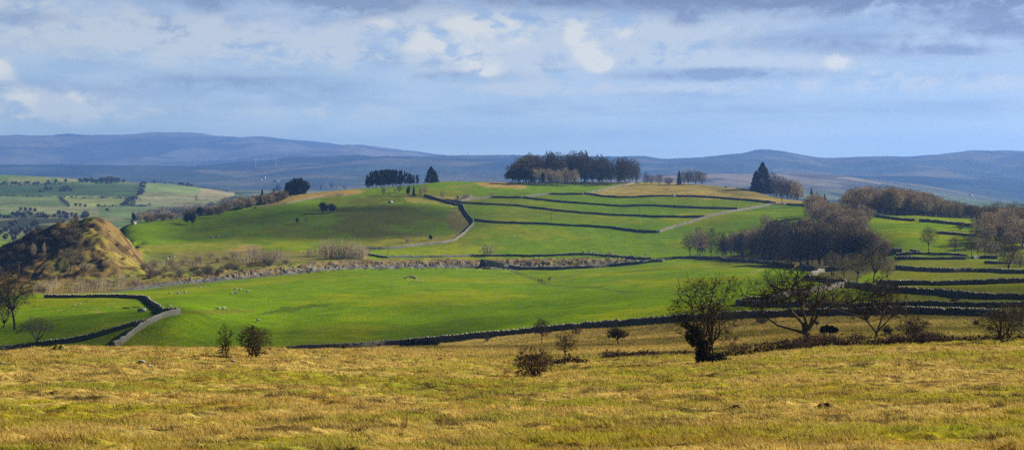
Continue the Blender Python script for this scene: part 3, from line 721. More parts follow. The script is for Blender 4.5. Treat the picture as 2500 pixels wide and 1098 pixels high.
P_BROWN = [bare_tree(s, 18, 15, .12, M_TW_BROWN, name="brown_bare_tree", n=(8, 36, 160, 700), ntw=2200, tw_r=.045, tw_len=1.5) for s in (11, 12, 13)]  # generic bare trees in several tones, species not known
P_TALL = [bare_tree(s, 22, 12, .09, M_TW_DARK, name="dark_bare_tree", n=(8, 34, 150, 700), ntw=2200, tw_r=.05, tw_len=1.5, trunk_r=.30) for s in (21, 22, 23)]
P_GREY = [bare_tree(s, 16, 15, .14, M_TW_GREY, M_BARK_G, name="grey_bare_tree", n=(9, 40, 180, 800), ntw=2600, tw_r=.045, tw_len=1.3) for s in (31, 32, 33)]
P_PALE = [bare_tree(s, 15, 9, .10, M_TW_PALE, M_BARK_G, name="pale_bare_tree", n=(8, 30, 140, 500), ntw=1500, tw_r=.04, tw_len=1.2) for s in (41, 42)]
P_OLIVE = [bare_tree(s, 14, 12, .25, M_TW_OLIVE, n=(8, 36, 160, 700), ntw=1800, tw_r=.032, tw_len=1.0) for s in (51, 52)]
P_BUSH = [bush(s, 4, 5, M_TW_GREY, 700, .03) for s in (61, 62)]
P_BUSHD = [bush(s, 4, 5, M_TW_BROWN, 900, .035) for s in (63, 64)]
P_COP = [coppice(s, 9, 6, M_TW_PALE, r=.07) for s in (71, 72, 73)]
P_PINE = [pine(s, 17, 8, .22, 4200) for s in (81, 82, 83)]
P_CON = [conifer(s, 15, 9, 7000, .42, belly=.62) for s in (91, 92)]
P_SPR = [conifer(s, 10, 3.6, 1400, .35) for s in (93,)]
P_EVG = [broad_evergreen(s, 12, 11) for s in (95, 96)]
def pick(L): return L[RG.integers(len(L))]

# ------------------------------------------------------------------ woods and trees of the middle distance
def rnd(a, b): return a+(b-a)*RG.random()
# bare wood on the crown of the hill
top = lambda px: np.interp(px, [1232, 1245, 1262, 1300, 1350, 1400, 1440, 1475, 1500, 1540, 1552, 1562], [408, 392, 384, 377, 376, 373, 376, 388, 389, 384, 395, 412])
for i in range(74):
    px = rnd(1242, 1552); D = rnd(1500, 1600); base = HR-at(px, D)[2]*F/D
    e = pick(P_TALL if px > 1300 or RG.random() < .3 else P_BROWN)
    place(e, px, D, max(22, (base-top(px))*rnd(.76, 1.06)), "tall bare dark brown tree within the big wood on the hill crest", "tree", "bare trees of the hill crest wood", wk=rnd(.8, 1.1))
for i in range(15):
    px = 1292+i*8.2+rnd(-4, 4)
    place(pick(P_PALE), px, 1478+rnd(-12, 12), rnd(32, 42), "pale grey bare tree along the sunlit front of the hill crest wood", "tree", "pale trees fronting the crest wood")
for k, (px, h, w, lab) in enumerate([(1247, 36, 1.0, "broad dark evergreen at the far left end of the hill crest wood"), (1268, 46, .95, "tallest dark evergreen at the left end of the hill crest wood"),
                         (1290, 40, .9, "rounded dark evergreen beside the pale trees of the crest wood"), (1325, 36, .42, "slim dark evergreen standing among the pale trees of the crest wood")]):
    place(P_EVG[k % 2], px, 1462, h, lab, "evergreen tree", wk=w)
for px, r, h, L, lab in [(1576, 447, 30, P_TALL, "small dark bare tree just right of the crest wood"), (1589, 447, 24, P_BROWN, "squat bare tree right of the crest wood, beside the dark one"),
                     (1609, 446, 26, P_BROWN, "thin lone bare tree on the skyline between wood and round copse"), (1632, 447, 19, P_BUSHD, "low dark bush on the skyline left of the round copse"),
                     (1658, 446, 36, P_CON, "dark conifer at the left end of the small round copse"), (1668, 447, 34, P_BROWN, "bare tree tucked beside the conifer in the small round copse"),
                     (1682, 447, 37, P_TALL, "bare tree in the middle of the small round copse"), (1698, 448, 37, P_BROWN, "spreading bare tree near the right end of the small round copse"), (1713, 448, 33, P_BROWN, "domed bare tree at the right end of the small round copse")]:
    place(pick(L), px, 1490, h, lab, "tree" if L is not P_BUSHD else "bush", row=None, wk=1.15 if L is P_BROWN else (.55 if L is P_CON else 1.0))
# tall conifer group behind the crest walls
place(P_CON[0], 1862, 1440, 78, "tallest dark conifer with a knobbed top, right side of the hill", "conifer", wk=1.15)
place(P_CON[1], 1846, 1430, 52, "lower dark conifer leaning on the left of the tall one", "conifer", wk=1.2)
for i in range(9):
    px = 1880+i*8.5; place(pick(P_BROWN if i > 4 else P_TALL), px, 1440-i*6, np.interp(px, [1880, 1920, 1950], [62, 54, 44])*rnd(.9, 1.05), "dark bare tree in the copse behind the tall conifer", "tree", "bare trees beside the tall conifer", wk=.9)
place(P_GREY[0], 1944, 1380, 50, "grey round bare tree at the right end of the conifer copse", "tree", wk=.8)
for px, h, lab in [(1981, 37, "narrow dark spruce alone on the skyline right of the copse"), (2013, 33, "narrow spruce among thin trees right of the lone spruce")]:
    place(P_SPR[0], px, 1340, h, lab, "spruce", wk=1.0)
for i in range(6):
    place(pick(P_TALL), 1996+i*9+rnd(-2, 2), 1350, rnd(22, 30), "thin distant bare tree beside the narrow spruces", "tree", "thin trees by the narrow spruces", wk=.5)
# clump of pines with bare stems
tp = lambda px: np.interp(px, [892, 905, 920, 950, 975, 1000, 1022], [432, 420, 416, 414, 416, 424, 440])
for i in range(21):
    px = 897+i*6.0+rnd(-2, 2); D = 1465+rnd(-14, 14); b = HR-at(px, D)[2]*F/D
    place(pick(P_PINE), px, D, max(24, b-tp(px)), "dark pine with a bare lower stem in the skyline clump", "pine", "pines in the skyline clump", wk=rnd(.95, 1.2))
place(P_CON[0], 1052, 1480, 40, "isolated wide dark conifer right of the pine clump", "conifer", wk=1.5)
place(P_CON[1], 1062, 1485, 28, "shorter conifer at the right foot of the isolated one", "conifer", wk=1.3)
for px, h, w in [(701, 36, 1.0), (710, 41, 1.1), (719, 43, 1.1), (728, 44, 1.1), (735, 42, 1.1), (742, 35, 1.0)]:
    place(pick(P_CON if px % 2 else P_EVG), px, 1400, h, "dark conifer packed in the rounded clump on the left skyline", "conifer", "conifers of the rounded left clump", wk=w)
for px, r, h, L, lab in [(680, 482, 34, P_EVG, "dark evergreen on the shoulder left of the rounded conifer clump"), (640, 492, 30, P_CON, "pointed conifer on the left shoulder above the stony bank"), (668, 488, 28, P_CON, "small pointed conifer left of the dark evergreen shoulder tree"),
                     (783, 464, 16, P_CON, "tiny dark conifer on skyline right of the rounded clump"), (797, 464, 18, P_GREY, "small pale bush left in the skyline row near the tiny conifer"), (810, 464, 20, P_EVG, "small dark rounded tree mid skyline row near the tiny conifer"), (822, 464, 17, P_GREY, "small pale tree right in the skyline row near the tiny conifer"), (842, 463, 16, P_BUSHD, "reddish brown bush alone on the skyline before the pines")]:
    place(pick(L), px, 1380, h, lab, "bush" if "bush" in lab else "tree", row=r, Dmin=1150, wk=.62)
# trees and scrub along the left shoulder
crest = lambda px: np.interp(px, [330, 500, 560, 640, 700, 760, 850], [547, 527, 516, 501, 492, 481, 474])
for i in range(120):
    px = 338+(i/120)*360+rnd(-5, 5); r = crest(px)-rnd(-1, 13)
    L = P_BUSHD if RG.random() < .55 else P_BUSH
    place(pick(L), px, 1000, rnd(13, 25), "bare scrub bush in the band along the left shoulder of the hill", "bush", "scrub bushes along the left shoulder", row=r, Dmin=1060, wk=rnd(.8, 1.3))
for px, r, h, L, w, lab in [(326, 547, 30, P_EVG, .5, "dark evergreen beside the white hut at the foot of the left shoulder"), (344, 545, 24, P_PALE, 1.0, "pale bushy tree right of the white hut"),
                         (458, 547, 28, P_EVG, 1.0, "dark tree on the left shoulder, left of the touching pair"), (472, 549, 30, P_EVG, .8, "dark tree on the left shoulder, right of the touching pair"), (488, 530, 26, P_EVG, .8, "dark tree just above the touching pair on the left shoulder"),
                         (605, 505, 20, P_EVG, 1.1, "low dark evergreen mass above the stony bank"), (620, 500, 24, P_EVG, .9, "dark evergreen left of the pointed conifer on the shoulder"),
                         (535, 530, 28, P_BROWN, .9, "brown bare tree at the lower edge of the shoulder scrub"), (560, 520, 30, P_GREY, .8, "grey bare tree midway along the shoulder scrub"), (590, 508, 28, P_BROWN, .9, "brown bare tree near the top of the shoulder scrub"),
                         (787, 521, 29, P_EVG, 1.25, "left half of the black tree pair in the middle of the left pasture"), (808, 520, 24, P_EVG, 1.5, "right half of the black tree pair in the middle of the left pasture"),
                         (725, 548, 17, P_EVG, .6, "small dark thorn bush below left of the black tree pair"), (748, 545, 18, P_GREY, .7, "faint grey bush below the black tree pair"),
                         (1051, 589, 16, P_EVG, .9, "small dark round bush beside the winding pale wall"), (997, 592, 14, P_BUSH, 1.1, "small grey bush left of the dark one by the winding wall"),
                         (936, 478, 22, P_BROWN, .7, "small brown tree leftmost below the pine clump"), (950, 478, 14, P_PALE, .9, "small pale sapling below the pine clump"), (975, 470, 18, P_BROWN, .9, "russet small tree below the right end of the pine clump"), (965, 474, 14, P_PALE, 1.0, "faint pale bush below the pine clump, right of the sapling"),
                         (997, 480, 27, P_EVG, .5, "dark rounded small tree, left of two above the pasture"), (1010, 479, 25, P_CON, .6, "narrow dark small tree, right of two above the pasture"),
                         (1027, 478, 22, P_PALE, .9, "pale twiggy tree close to the wall top end"), (1038, 476, 22, P_GREY, .9, "grey thin tree at the very top end of the dark wall"),
                         (1081, 487, 20, P_GREY, .8, "forked grey shrub between the dark wall and the pale wall"), (1135, 486, 12, P_BUSH, 1.4, "low grey bush in front of the long white trough"), (1200, 481, 10, P_BUSH, 1.2, "tiny bush behind the pale crest wall"),
                         (1190, 626, 30, P_BUSH, 1.0, "lone leafless shrub on the bank above the retaining wall"), (1490, 627, 14, P_BUSH, 1.1, "small grey shrub over the right end of the rock face"), (1575, 628, 18, P_COP, .8, "faint pale sapling clump near the gate gap"),
                         (1870, 566, 44, P_GREY, .8, "pale topped bare tree rising behind the left of the dark wood")]:
    place(pick(L), px, 900, h, lab, "bush" if ("bush" in lab or "shrub" in lab) else "tree", row=r, Dmin=930, wk=w)
# pale saplings and brush above the quarry face
for i in range(28):
    px = rnd(748, 892); hh = np.interp(px, [745, 775, 830, 870, 895], [26, 48, 52, 46, 26])
    place(pick(P_COP), px, 930, hh*rnd(.75, 1.05), "clump of thin pale saplings in the thicket above the rock face", "sapling clump", "pale saplings above the rock face", row=rnd(622, 634), Dmin=905)
for i in range(26):
    px = rnd(575, 700); place(pick(P_COP), px, 930, np.interp(px, [570, 620, 680, 705], [22, 46, 40, 24])*rnd(.7, 1.0), "grey pale sapling in the second thicket, left of the tall one", "sapling clump", "pale saplings of the second thicket", row=rnd(632, 648), Dmin=880)
for i in range(40):
    px = rnd(345, 580); place(pick(P_COP if RG.random() < .6 else P_BUSH), px, 930, rnd(12, 22), "low pale brush on the bank beyond the big green field", "brush", "low brush on the bank", row=np.interp(px, [345, 450, 580], [672, 652, 640])+rnd(-14, 6), Dmin=850)
for i in range(46):
    px = rnd(95, 345); place(pick(P_COP), px, 780, rnd(24, 40)*np.interp(px, [95, 300, 345], [1, .8, .5]), "thin pale birch saplings behind the wall of the small paddock", "sapling clump", "pale saplings behind the small paddock", row=np.interp(px, [95, 230, 345], [724, 714, 700])-rnd(0, 18), Dmin=745)
for i in range(40):
    px = rnd(340, 700); place(pick(P_BUSHD), px, 850, rnd(8, 15), "dark bramble bush along the top of the rock face", "bush", "dark brambles along the rock face", row=np.interp(px, [340, 450, 560, 700], [672, 662, 656, 642])+rnd(-3, 14), Dmin=790, wk=1.4)
for px, r, h, w, lab in [(385, 668, 13, 2.4, "long grey green thicket bank below the knoll, left part"), (430, 660, 13, 2.6, "long grey green thicket bank below the knoll, right part"), (210, 660, 17, 1.8, "grey bramble patch at the foot of the knoll"), (262, 656, 16, 1.4, "darker grey bramble patch right at the knoll foot"), (312, 612, 15, 1.2, "single grey bush on the right flank of the knoll")]:
    place(P_BUSH[0], px, 850, h, lab, "bush", row=r, Dmin=760, wk=w)
# dark scrub on the shaded side of the knoll
for i in range(90):
    px = rnd(-25, 190); sk = np.interp(px, [0, 60, 130, 180, 235], [607, 572, 543, 531, 525])
    lo = np.interp(px, [0, 60, 120, 160, 195], [668, 655, 632, 605, 572]); r = sk+5+(lo-sk)*RG.random()**.9
    place(pick(P_BUSHD+P_TALL[:1]), px, 850, rnd(8, 12) if r < sk+18 else rnd(12, 22), "dark leafless scrub on the shaded left flank of the knoll", "bush", "dark scrub on the knoll", row=r, Dmin=790, wk=rnd(.8, 1.1))
for px, r, h, w, lab in [(172, 664, 58, 1.0, "bare spreading tree standing in front of the knoll"), (82, 636, 40, .7, "faint pale tree against the dark flank of the knoll"), (108, 632, 38, .45, "slim pale stemmed tree against the dark knoll flank")]:
    place(P_OLIVE[0] if px > 150 else P_PALE[0], px, 800, h, lab, "tree", row=r, Dmin=770, wk=w)
# dark wood at the right of the big field
tw_ = lambda px: np.interp(px, [1678, 1700, 1735, 1770, 1830, 1880, 1930, 1990, 2060, 2110, 2150, 2185], [562, 558, 557, 570, 555, 545, 535, 540, 545, 552, 575, 600])
bw_ = lambda px: np.interp(px, [1678, 1740, 1850, 1950, 2060, 2180], [632, 631, 640, 652, 655, 640])
for i in range(86):
    px = rnd(1698, 2170); back = RG.random(); r = bw_(px)-3-9*back
    L = P_TALL if px < 1960 else P_BROWN
    place(pick(L if RG.random() < .8 else P_GREY), px, 760, max(30, (r-tw_(px)))*rnd(.82, 1.04), "bare brown tree within the dark wood right of the big field", "tree", "bare trees of the dark wood", row=r, Dmin=700, wk=rnd(.75, 1.0))
place(P_OLIVE[1], 1684, 860, 66, "single bare tree at the left edge of the dark wood", "tree", row=631, Dmin=820, wk=.85)
for px, r, h, L, w, lab in [(2060, 691, 72, P_OLIVE, .8, "left lit olive tree of three in front of the dark wood"), (2092, 694, 78, P_OLIVE, .85, "middle lit olive tree of three in front of the dark wood"), (2132, 697, 92, P_OLIVE, .95, "right and largest lit olive tree in front of the dark wood"),
                         (2030, 672, 60, P_OLIVE, .8, "small olive tree behind the lit pale wall"), (2165, 688, 64, P_GREY, .7, "greyish bare tree right behind the largest olive tree")]:
    place(pick(L), px, 540, h, lab, "tree", row=r, Dmin=480, wk=w)
# greyer trees climbing behind the dark wood
for i in range(44):
    px = rnd(1975, 2110); r = np.interp(px, [1975, 2040, 2110], [535, 560, 565])+rnd(-22, 22)
    place(pick(P_GREY), px, 950, rnd(42, 60), "grey bare tree on the slope behind the dark wood", "tree", "grey trees behind the dark wood", row=r, Dmin=880, wk=rnd(.8, 1.0))
for i in range(6):
    place(pick(P_GREY), 1895+i*14, 900, rnd(52, 66), "pale crowned tree rising just behind the dark wood", "tree", "pale crowns behind the dark wood", row=597, Dmin=850, wk=.9)
# long wood on the right skyline
tl_ = lambda px: np.interp(px, [2062, 2090, 2130, 2180, 2230, 2260, 2300, 2330, 2370, 2420, 2500], [468, 458, 453, 452, 462, 468, 480, 490, 497, 503, 505])
for i in range(92):
    px = rnd(2066, 2425); D = rnd(1058, 1110); z = at(px, D)[2]; b = HR-z*F/D
    L = P_GREY if px < 2330 or RG.random() < .5 else P_BROWN
    place(pick(L), px, D, max(30, (b-tl_(px)))*rnd(.8, 1.0), "grey bare tree of the long wood on the right skyline", "tree", "bare trees of the long right wood", wk=rnd(.75, 1.0))
for i in range(30):
    px = rnd(2060, 2390); D = rnd(1150, 1230); x, y, z = at(px, D); b = HR-z*F/D
    place(pick(P_BROWN), px, D, max(30, (b-tl_(px)))*rnd(.85, 1.0), "brown bare tree at the back of the long right wood", "tree", "back row of the long right wood", wk=rnd(.8, 1.0))
for i in range(40):
    px = rnd(2385, 2540); r = rnd(560, 612); 
    place(pick(P_GREY), px, 900, rnd(48, 66), "grey bare tree in the copse at the right edge of the view", "tree", "bare trees of the right edge copse", row=r, Dmin=760, wk=rnd(.8, 1.05))
for i in range(14):
    px = rnd(2385, 2540); place(pick(P_BROWN), px, 1000, rnd(46, 58), "brown bare tree behind the right edge copse", "tree", "brown trees behind the right edge copse", row=rnd(545, 560), Dmin=860, wk=.95)
for px, r, h, L, w, lab in [(2267, 617, 66, P_OLIVE, .8, "solitary bare tree with open crown in the bright right pasture"), (2330, 621, 44, P_OLIVE, .85, "second smaller bare tree, right of the solitary open one"), (2372, 626, 52, P_OLIVE, .7, "left slender tree of the group before the right copse"), (2388, 627, 50, P_GREY, .6, "middle slender tree of the group before the right copse"), (2404, 627, 48, P_OLIVE, .6, "right slender tree of the group before the right copse"),
                         (2461, 664, 82, P_BROWN, .95, "big bare tree standing at the wall on the far right"), (2345, 562, 20, P_BUSHD, .8, "small dark bush on the bright right pasture"), (2120, 540, 20, P_BUSHD, .9, "small dark bush at the top corner of the bright right pasture"), (2425, 628, 40, P_BUSH, 1.0, "grey bush by the far right wall"), (2490, 650, 40, P_BUSH, 1.2, "grey bush right of the big bare tree at far right")]:
    place(pick(L), px, 700, h, lab, "bush" if "bush" in lab else "tree", row=r, Dmin=600, wk=w)
# big trees at the left edge
B1 = bare_tree(151, 17, 15, .28, M_TW_DARK, n=(9, 44, 220, 1100), ntw=3400, tw_r=.022, tw_len=1.0, trunk_r=.38)
place(B1, 36, 500, 148, "large dark bare tree at the left edge inside the small paddock", "tree", row=805, Dmin=455, wk=.85, rz=.6)
place(B1, -22, 500, 150, "dark bare tree cut by the left border of the view", "tree", row=812, Dmin=455, wk=.9, rz=2.1)
place(P_BROWN[1], 8, 520, 84, "lower dark thicket tree beside the large left tree", "tree", row=800, Dmin=450, wk=1.0)
B2 = bare_tree(157, 8, 11.5, .14, M_TW_OLIVE, M_BARK_G, n=(7, 34, 180, 800), ntw=2200, tw_r=.018, tw_len=.8, trunk_r=.26, low=-.3)
place(B2, 91, 430, 72, "wide low hawthorn with a thick trunk at the near left wall", "tree", row=845, Dmin=415, wk=.95, rz=.3)

# far side of the valley
FARP = []
def far(px, r, h, L, lab, group, w=1.0, Dm=2300):
    x, y, z = hit(px, r, Dm); hm = h*y/F; n = 110
    FARP.append(lumps(RG, n, (x, y, z+hm*.55), (hm*.42*w, hm*.42*w, hm*.46), 5, .55, .55))
for i in range(34):
    px = rnd(188, 305); far(px, 448+rnd(-1, 1), np.interp(px, [188, 220, 235, 255, 290, 305], [10, 12, 9, 18, 17, 10])*rnd(.8, 1.1), P_TALL+P_EVG[:1], "distant hazy tree in the wood on the far valley ridge", "trees on the far valley ridge", 1.0, 3800)
for i in range(16):
    px = rnd(370, 470); far(px, np.interp(px, [370, 400, 470], [447, 446, 456]), rnd(5, 9), P_BROWN, "distant small tree right along the far valley ridge", "small trees along the far ridge", 1.2, 3800)
for i in range(16):
    far(rnd(105, 178), 460+rnd(-4, 8), rnd(6, 10), P_BROWN, "hazy tree in the clump on the shaded far field", "clump on the shaded far field", 1.2, 3000)
for i in range(26):
    f = RG.random(); px = np.interp(f, [0, .5, 1], [350, 340, 300])+rnd(-5, 5); far(px, np.interp(f, [0, .5, 1], [450, 480, 503]), rnd(6, 10), P_BROWN, "hazy tree in the gully belt between the far fields", "gully belt between far fields", 1.2, 2300)
for i in range(34):
    px = rnd(0, 215); far(px, rnd(526, 534), rnd(6, 11)*(1+.8*(RG.random() < .1)), P_BROWN, "hazy tree in the belt along the valley floor", "belt along the valley floor", 1.3, 2000)
for i in range(30):
    px = rnd(-20, 90); far(px, rnd(545, 590), rnd(10, 16), P_TALL+P_BROWN, "dim blue wood tree low in the valley at far left", "dim valley wood at far left", 1.2, 1500)
for px, r, h in [(50, 514, 8), (62, 515, 9), (74, 515, 8), (86, 516, 8), (185, 502, 5), (196, 503, 5), (208, 505, 5), (240, 505, 7), (262, 515, 6), (155, 528, 16), (98, 470, 6), (200, 446, 6), (136, 448, 10), (160, 446, 9), (118, 447, 8)]:
    far(px, r, h, P_BROWN, "scattered hazy tree on the far green fields", "scattered trees on the far fields", 1.2, 2300)
for i in range(24):
    px = rnd(0, 120); far(px, 449+rnd(-1.5, 1.5), rnd(3, 5), P_BROWN, "tiny hedgerow tree on the far ridge field edge", "far hedgerow trees", 1.8, 3300)

V, Fq = leafcloud(RG, np.concatenate(FARP), 3.2)
tag(link("distant_trees", mk_mesh("distant_trees", V, Fq, [M_TW_BROWN])), "hazy blue copses and scattered trees on the far side of the valley", "trees", kind="stuff")

for i in range(26):
    px = rnd(175, 325); sk = np.interp(px, [175, 225, 271, 294, 325], [532, 525, 543, 563, 600]); r = sk+12+(648-sk)*RG.random()*.85
    place(pick(P_BUSHD+P_BUSH), px, 850, rnd(4, 8), "low bracken and bramble clump on the lit flank of the knoll", "bush", "low clumps on the lit knoll flank", row=r, Dmin=790, wk=1.5)

# ------------------------------------------------------------------ dry stone walls
def stone_mat(name, c, c2, scale=2.2):
    m = bpy.data.materials.new(name); m.use_nodes = True; t = NT(m.node_tree); t.n.clear()
    out = t.node("ShaderNodeOutputMaterial"); co = t.node("ShaderNodeTexCoord").outputs["Object"]
    mp = t.node("ShaderNodeMapping", {"Vector": co, "Scale": (1, 1, 1.8)}).outputs[0]
    v = t.node("ShaderNodeTexVoronoi", {"Vector": mp, "Scale": scale}); e = t.node("ShaderNodeTexVoronoi", {"Vector": mp, "Scale": scale}, feature='DISTANCE_TO_EDGE')
    col = t.mix(t.ramp(t.math('FRACT', t.math('MULTIPLY', v.outputs["Color"], 3.7)), [(0, 0.), (1, 1.)]), c, c2)
    col = t.mix(t.ramp(t.noise(co, .35, 3.), [(.4, 0.), (.65, .5)]), col, (.16, .165, .10))
    col = t.mix(t.ramp(e.outputs["Distance"], [(.0, 1.), (.07, 0.)]), col, (.03, .03, .03))
    b = t.node("ShaderNodeBump", {"Strength": .8, "Distance": .08, "Height": t.ramp(e.outputs["Distance"], [(0, 0.), (.15, 1.)])})
    bs = t.node("ShaderNodeBsdfPrincipled", {"Base Color": col, "Roughness": .95, "Specular IOR Level": .1, "Normal": b.outputs[0]})
    t.l.new(bs.outputs[0], out.inputs[0]); return m
M_STONE = stone_mat("dry_stone", (.27, .255, .215), (.17, .16, .14))
M_COPE = mat("coping_stone", (.55, .53, .47), var=.3, scale=1.3, bump=.4)
M_ROCKS = mat("limestone", (.55, .53, .48), var=.45, scale=.9, bump=.6, bscale=3)
M_BOULD = mat("weathered_rock", (.30, .26, .20), var=.5, scale=1.2, bump=.6, bscale=3)

def stone_wall(label, pts, h=1.45, Dmin=150, Dmax=3000, step=None, cope=True, group=None, hvar=.17, gap=0.0):
    g = np.random.default_rng(abs(hash(label)) % 1 + len(label)*7 + int(pts[0][0]))
    W = []
    for p in pts:
        W.append(hit(p[0], p[1], p[2] if len(p) > 2 else Dmin, Dmax))
    W = np.array(W)[:, :2]
    seg = np.linalg.norm(np.diff(W, axis=0), axis=1); cum = np.concatenate([[0], np.cumsum(seg)]); L = cum[-1]
    step = step or max(.7, W[:, 1].mean()/600)
    n = max(4, int(L/step)); t = np.linspace(0, L, n)
    x = np.interp(t, cum, W[:, 0]); y = np.interp(t, cum, W[:, 1])
    k = max(1, int(3/step)); ker = np.ones(2*k+1)/(2*k+1)
    if n > 6*k:
        x = np.convolve(np.pad(x, k, mode='reflect', reflect_type='odd'), ker, 'valid'); y = np.convolve(np.pad(y, k, mode='reflect', reflect_type='odd'), ker, 'valid')
    x += (fbm(t/9, t*0+pts[0][0], 5, 3)-.5)*1.0; y += (fbm(t/9, t*0+pts[0][1], 6, 3)-.5)*1.0
    z = H(x, y); tx = np.gradient(x); ty = np.gradient(y); l = np.hypot(tx, ty); nx, ny = -ty/l, tx/l
    hh = h*(1+(fbm(t/6, t*0+3, 8, 3)-.5)*.25)+g.normal(0, hvar*.5, n)
    w0, w1 = .45, .30
    prof = [(-w0, -.45), (-w0*.98, 0), (-w0*.82, .5), (-w1, 1.0), (w1, 1.0), (w0*.82, .5), (w0*.98, 0), (w0, -.45)]
    V = np.zeros((n, 8, 3))
    for i, (o, f) in enumerate(prof):
        j = g.normal(0, .05, n); V[:, i, 0] = x+nx*(o+j); V[:, i, 1] = y+ny*(o+j); V[:, i, 2] = z+(hh*f if f > 0 else f)
    i = np.arange(n-1)[:, None]*8
    Fq = [np.concatenate([i+np.array([[q, q+1, q+9, q+8]]) for q in range(7)])]
    Fq.append(np.array([[0, 1, 2, 3, 4, 5, 6, 7][::-1], [(n-1)*8+q for q in range(8)]]))
    me = mk_mesh("stone_wall", V.reshape(-1, 3), Fq, [M_STONE])
    if not cope:
        o = link("stone_wall", me); tag(o, label, "stone wall", group, "thing"); return o
    root = link("stone_wall", me); tag(root, label, "stone wall", group, "thing")
    cs = max(.30, W[:, 1].mean()/1500); m = int(L/cs); ts = np.linspace(0, L, m)+g.normal(0, .03, m)
    cx = np.interp(ts, t, x); cy = np.interp(ts, t, y); cz = np.interp(ts, t, z+hh); rz = np.arctan2(np.interp(ts, t, ty), np.interp(ts, t, tx))
    P = [boxv(cx[q], cy[q], cz[q]-.05, cs*.62, .62+.2*g.random(), .16+.26*g.random(), rz[q]+g.normal(0, .12), g.normal(.12, .22), .75) for q in range(m)]
    V, Fq = join(*P); link("coping", mk_mesh("coping", V, Fq, [M_COPE]), root)
    return root

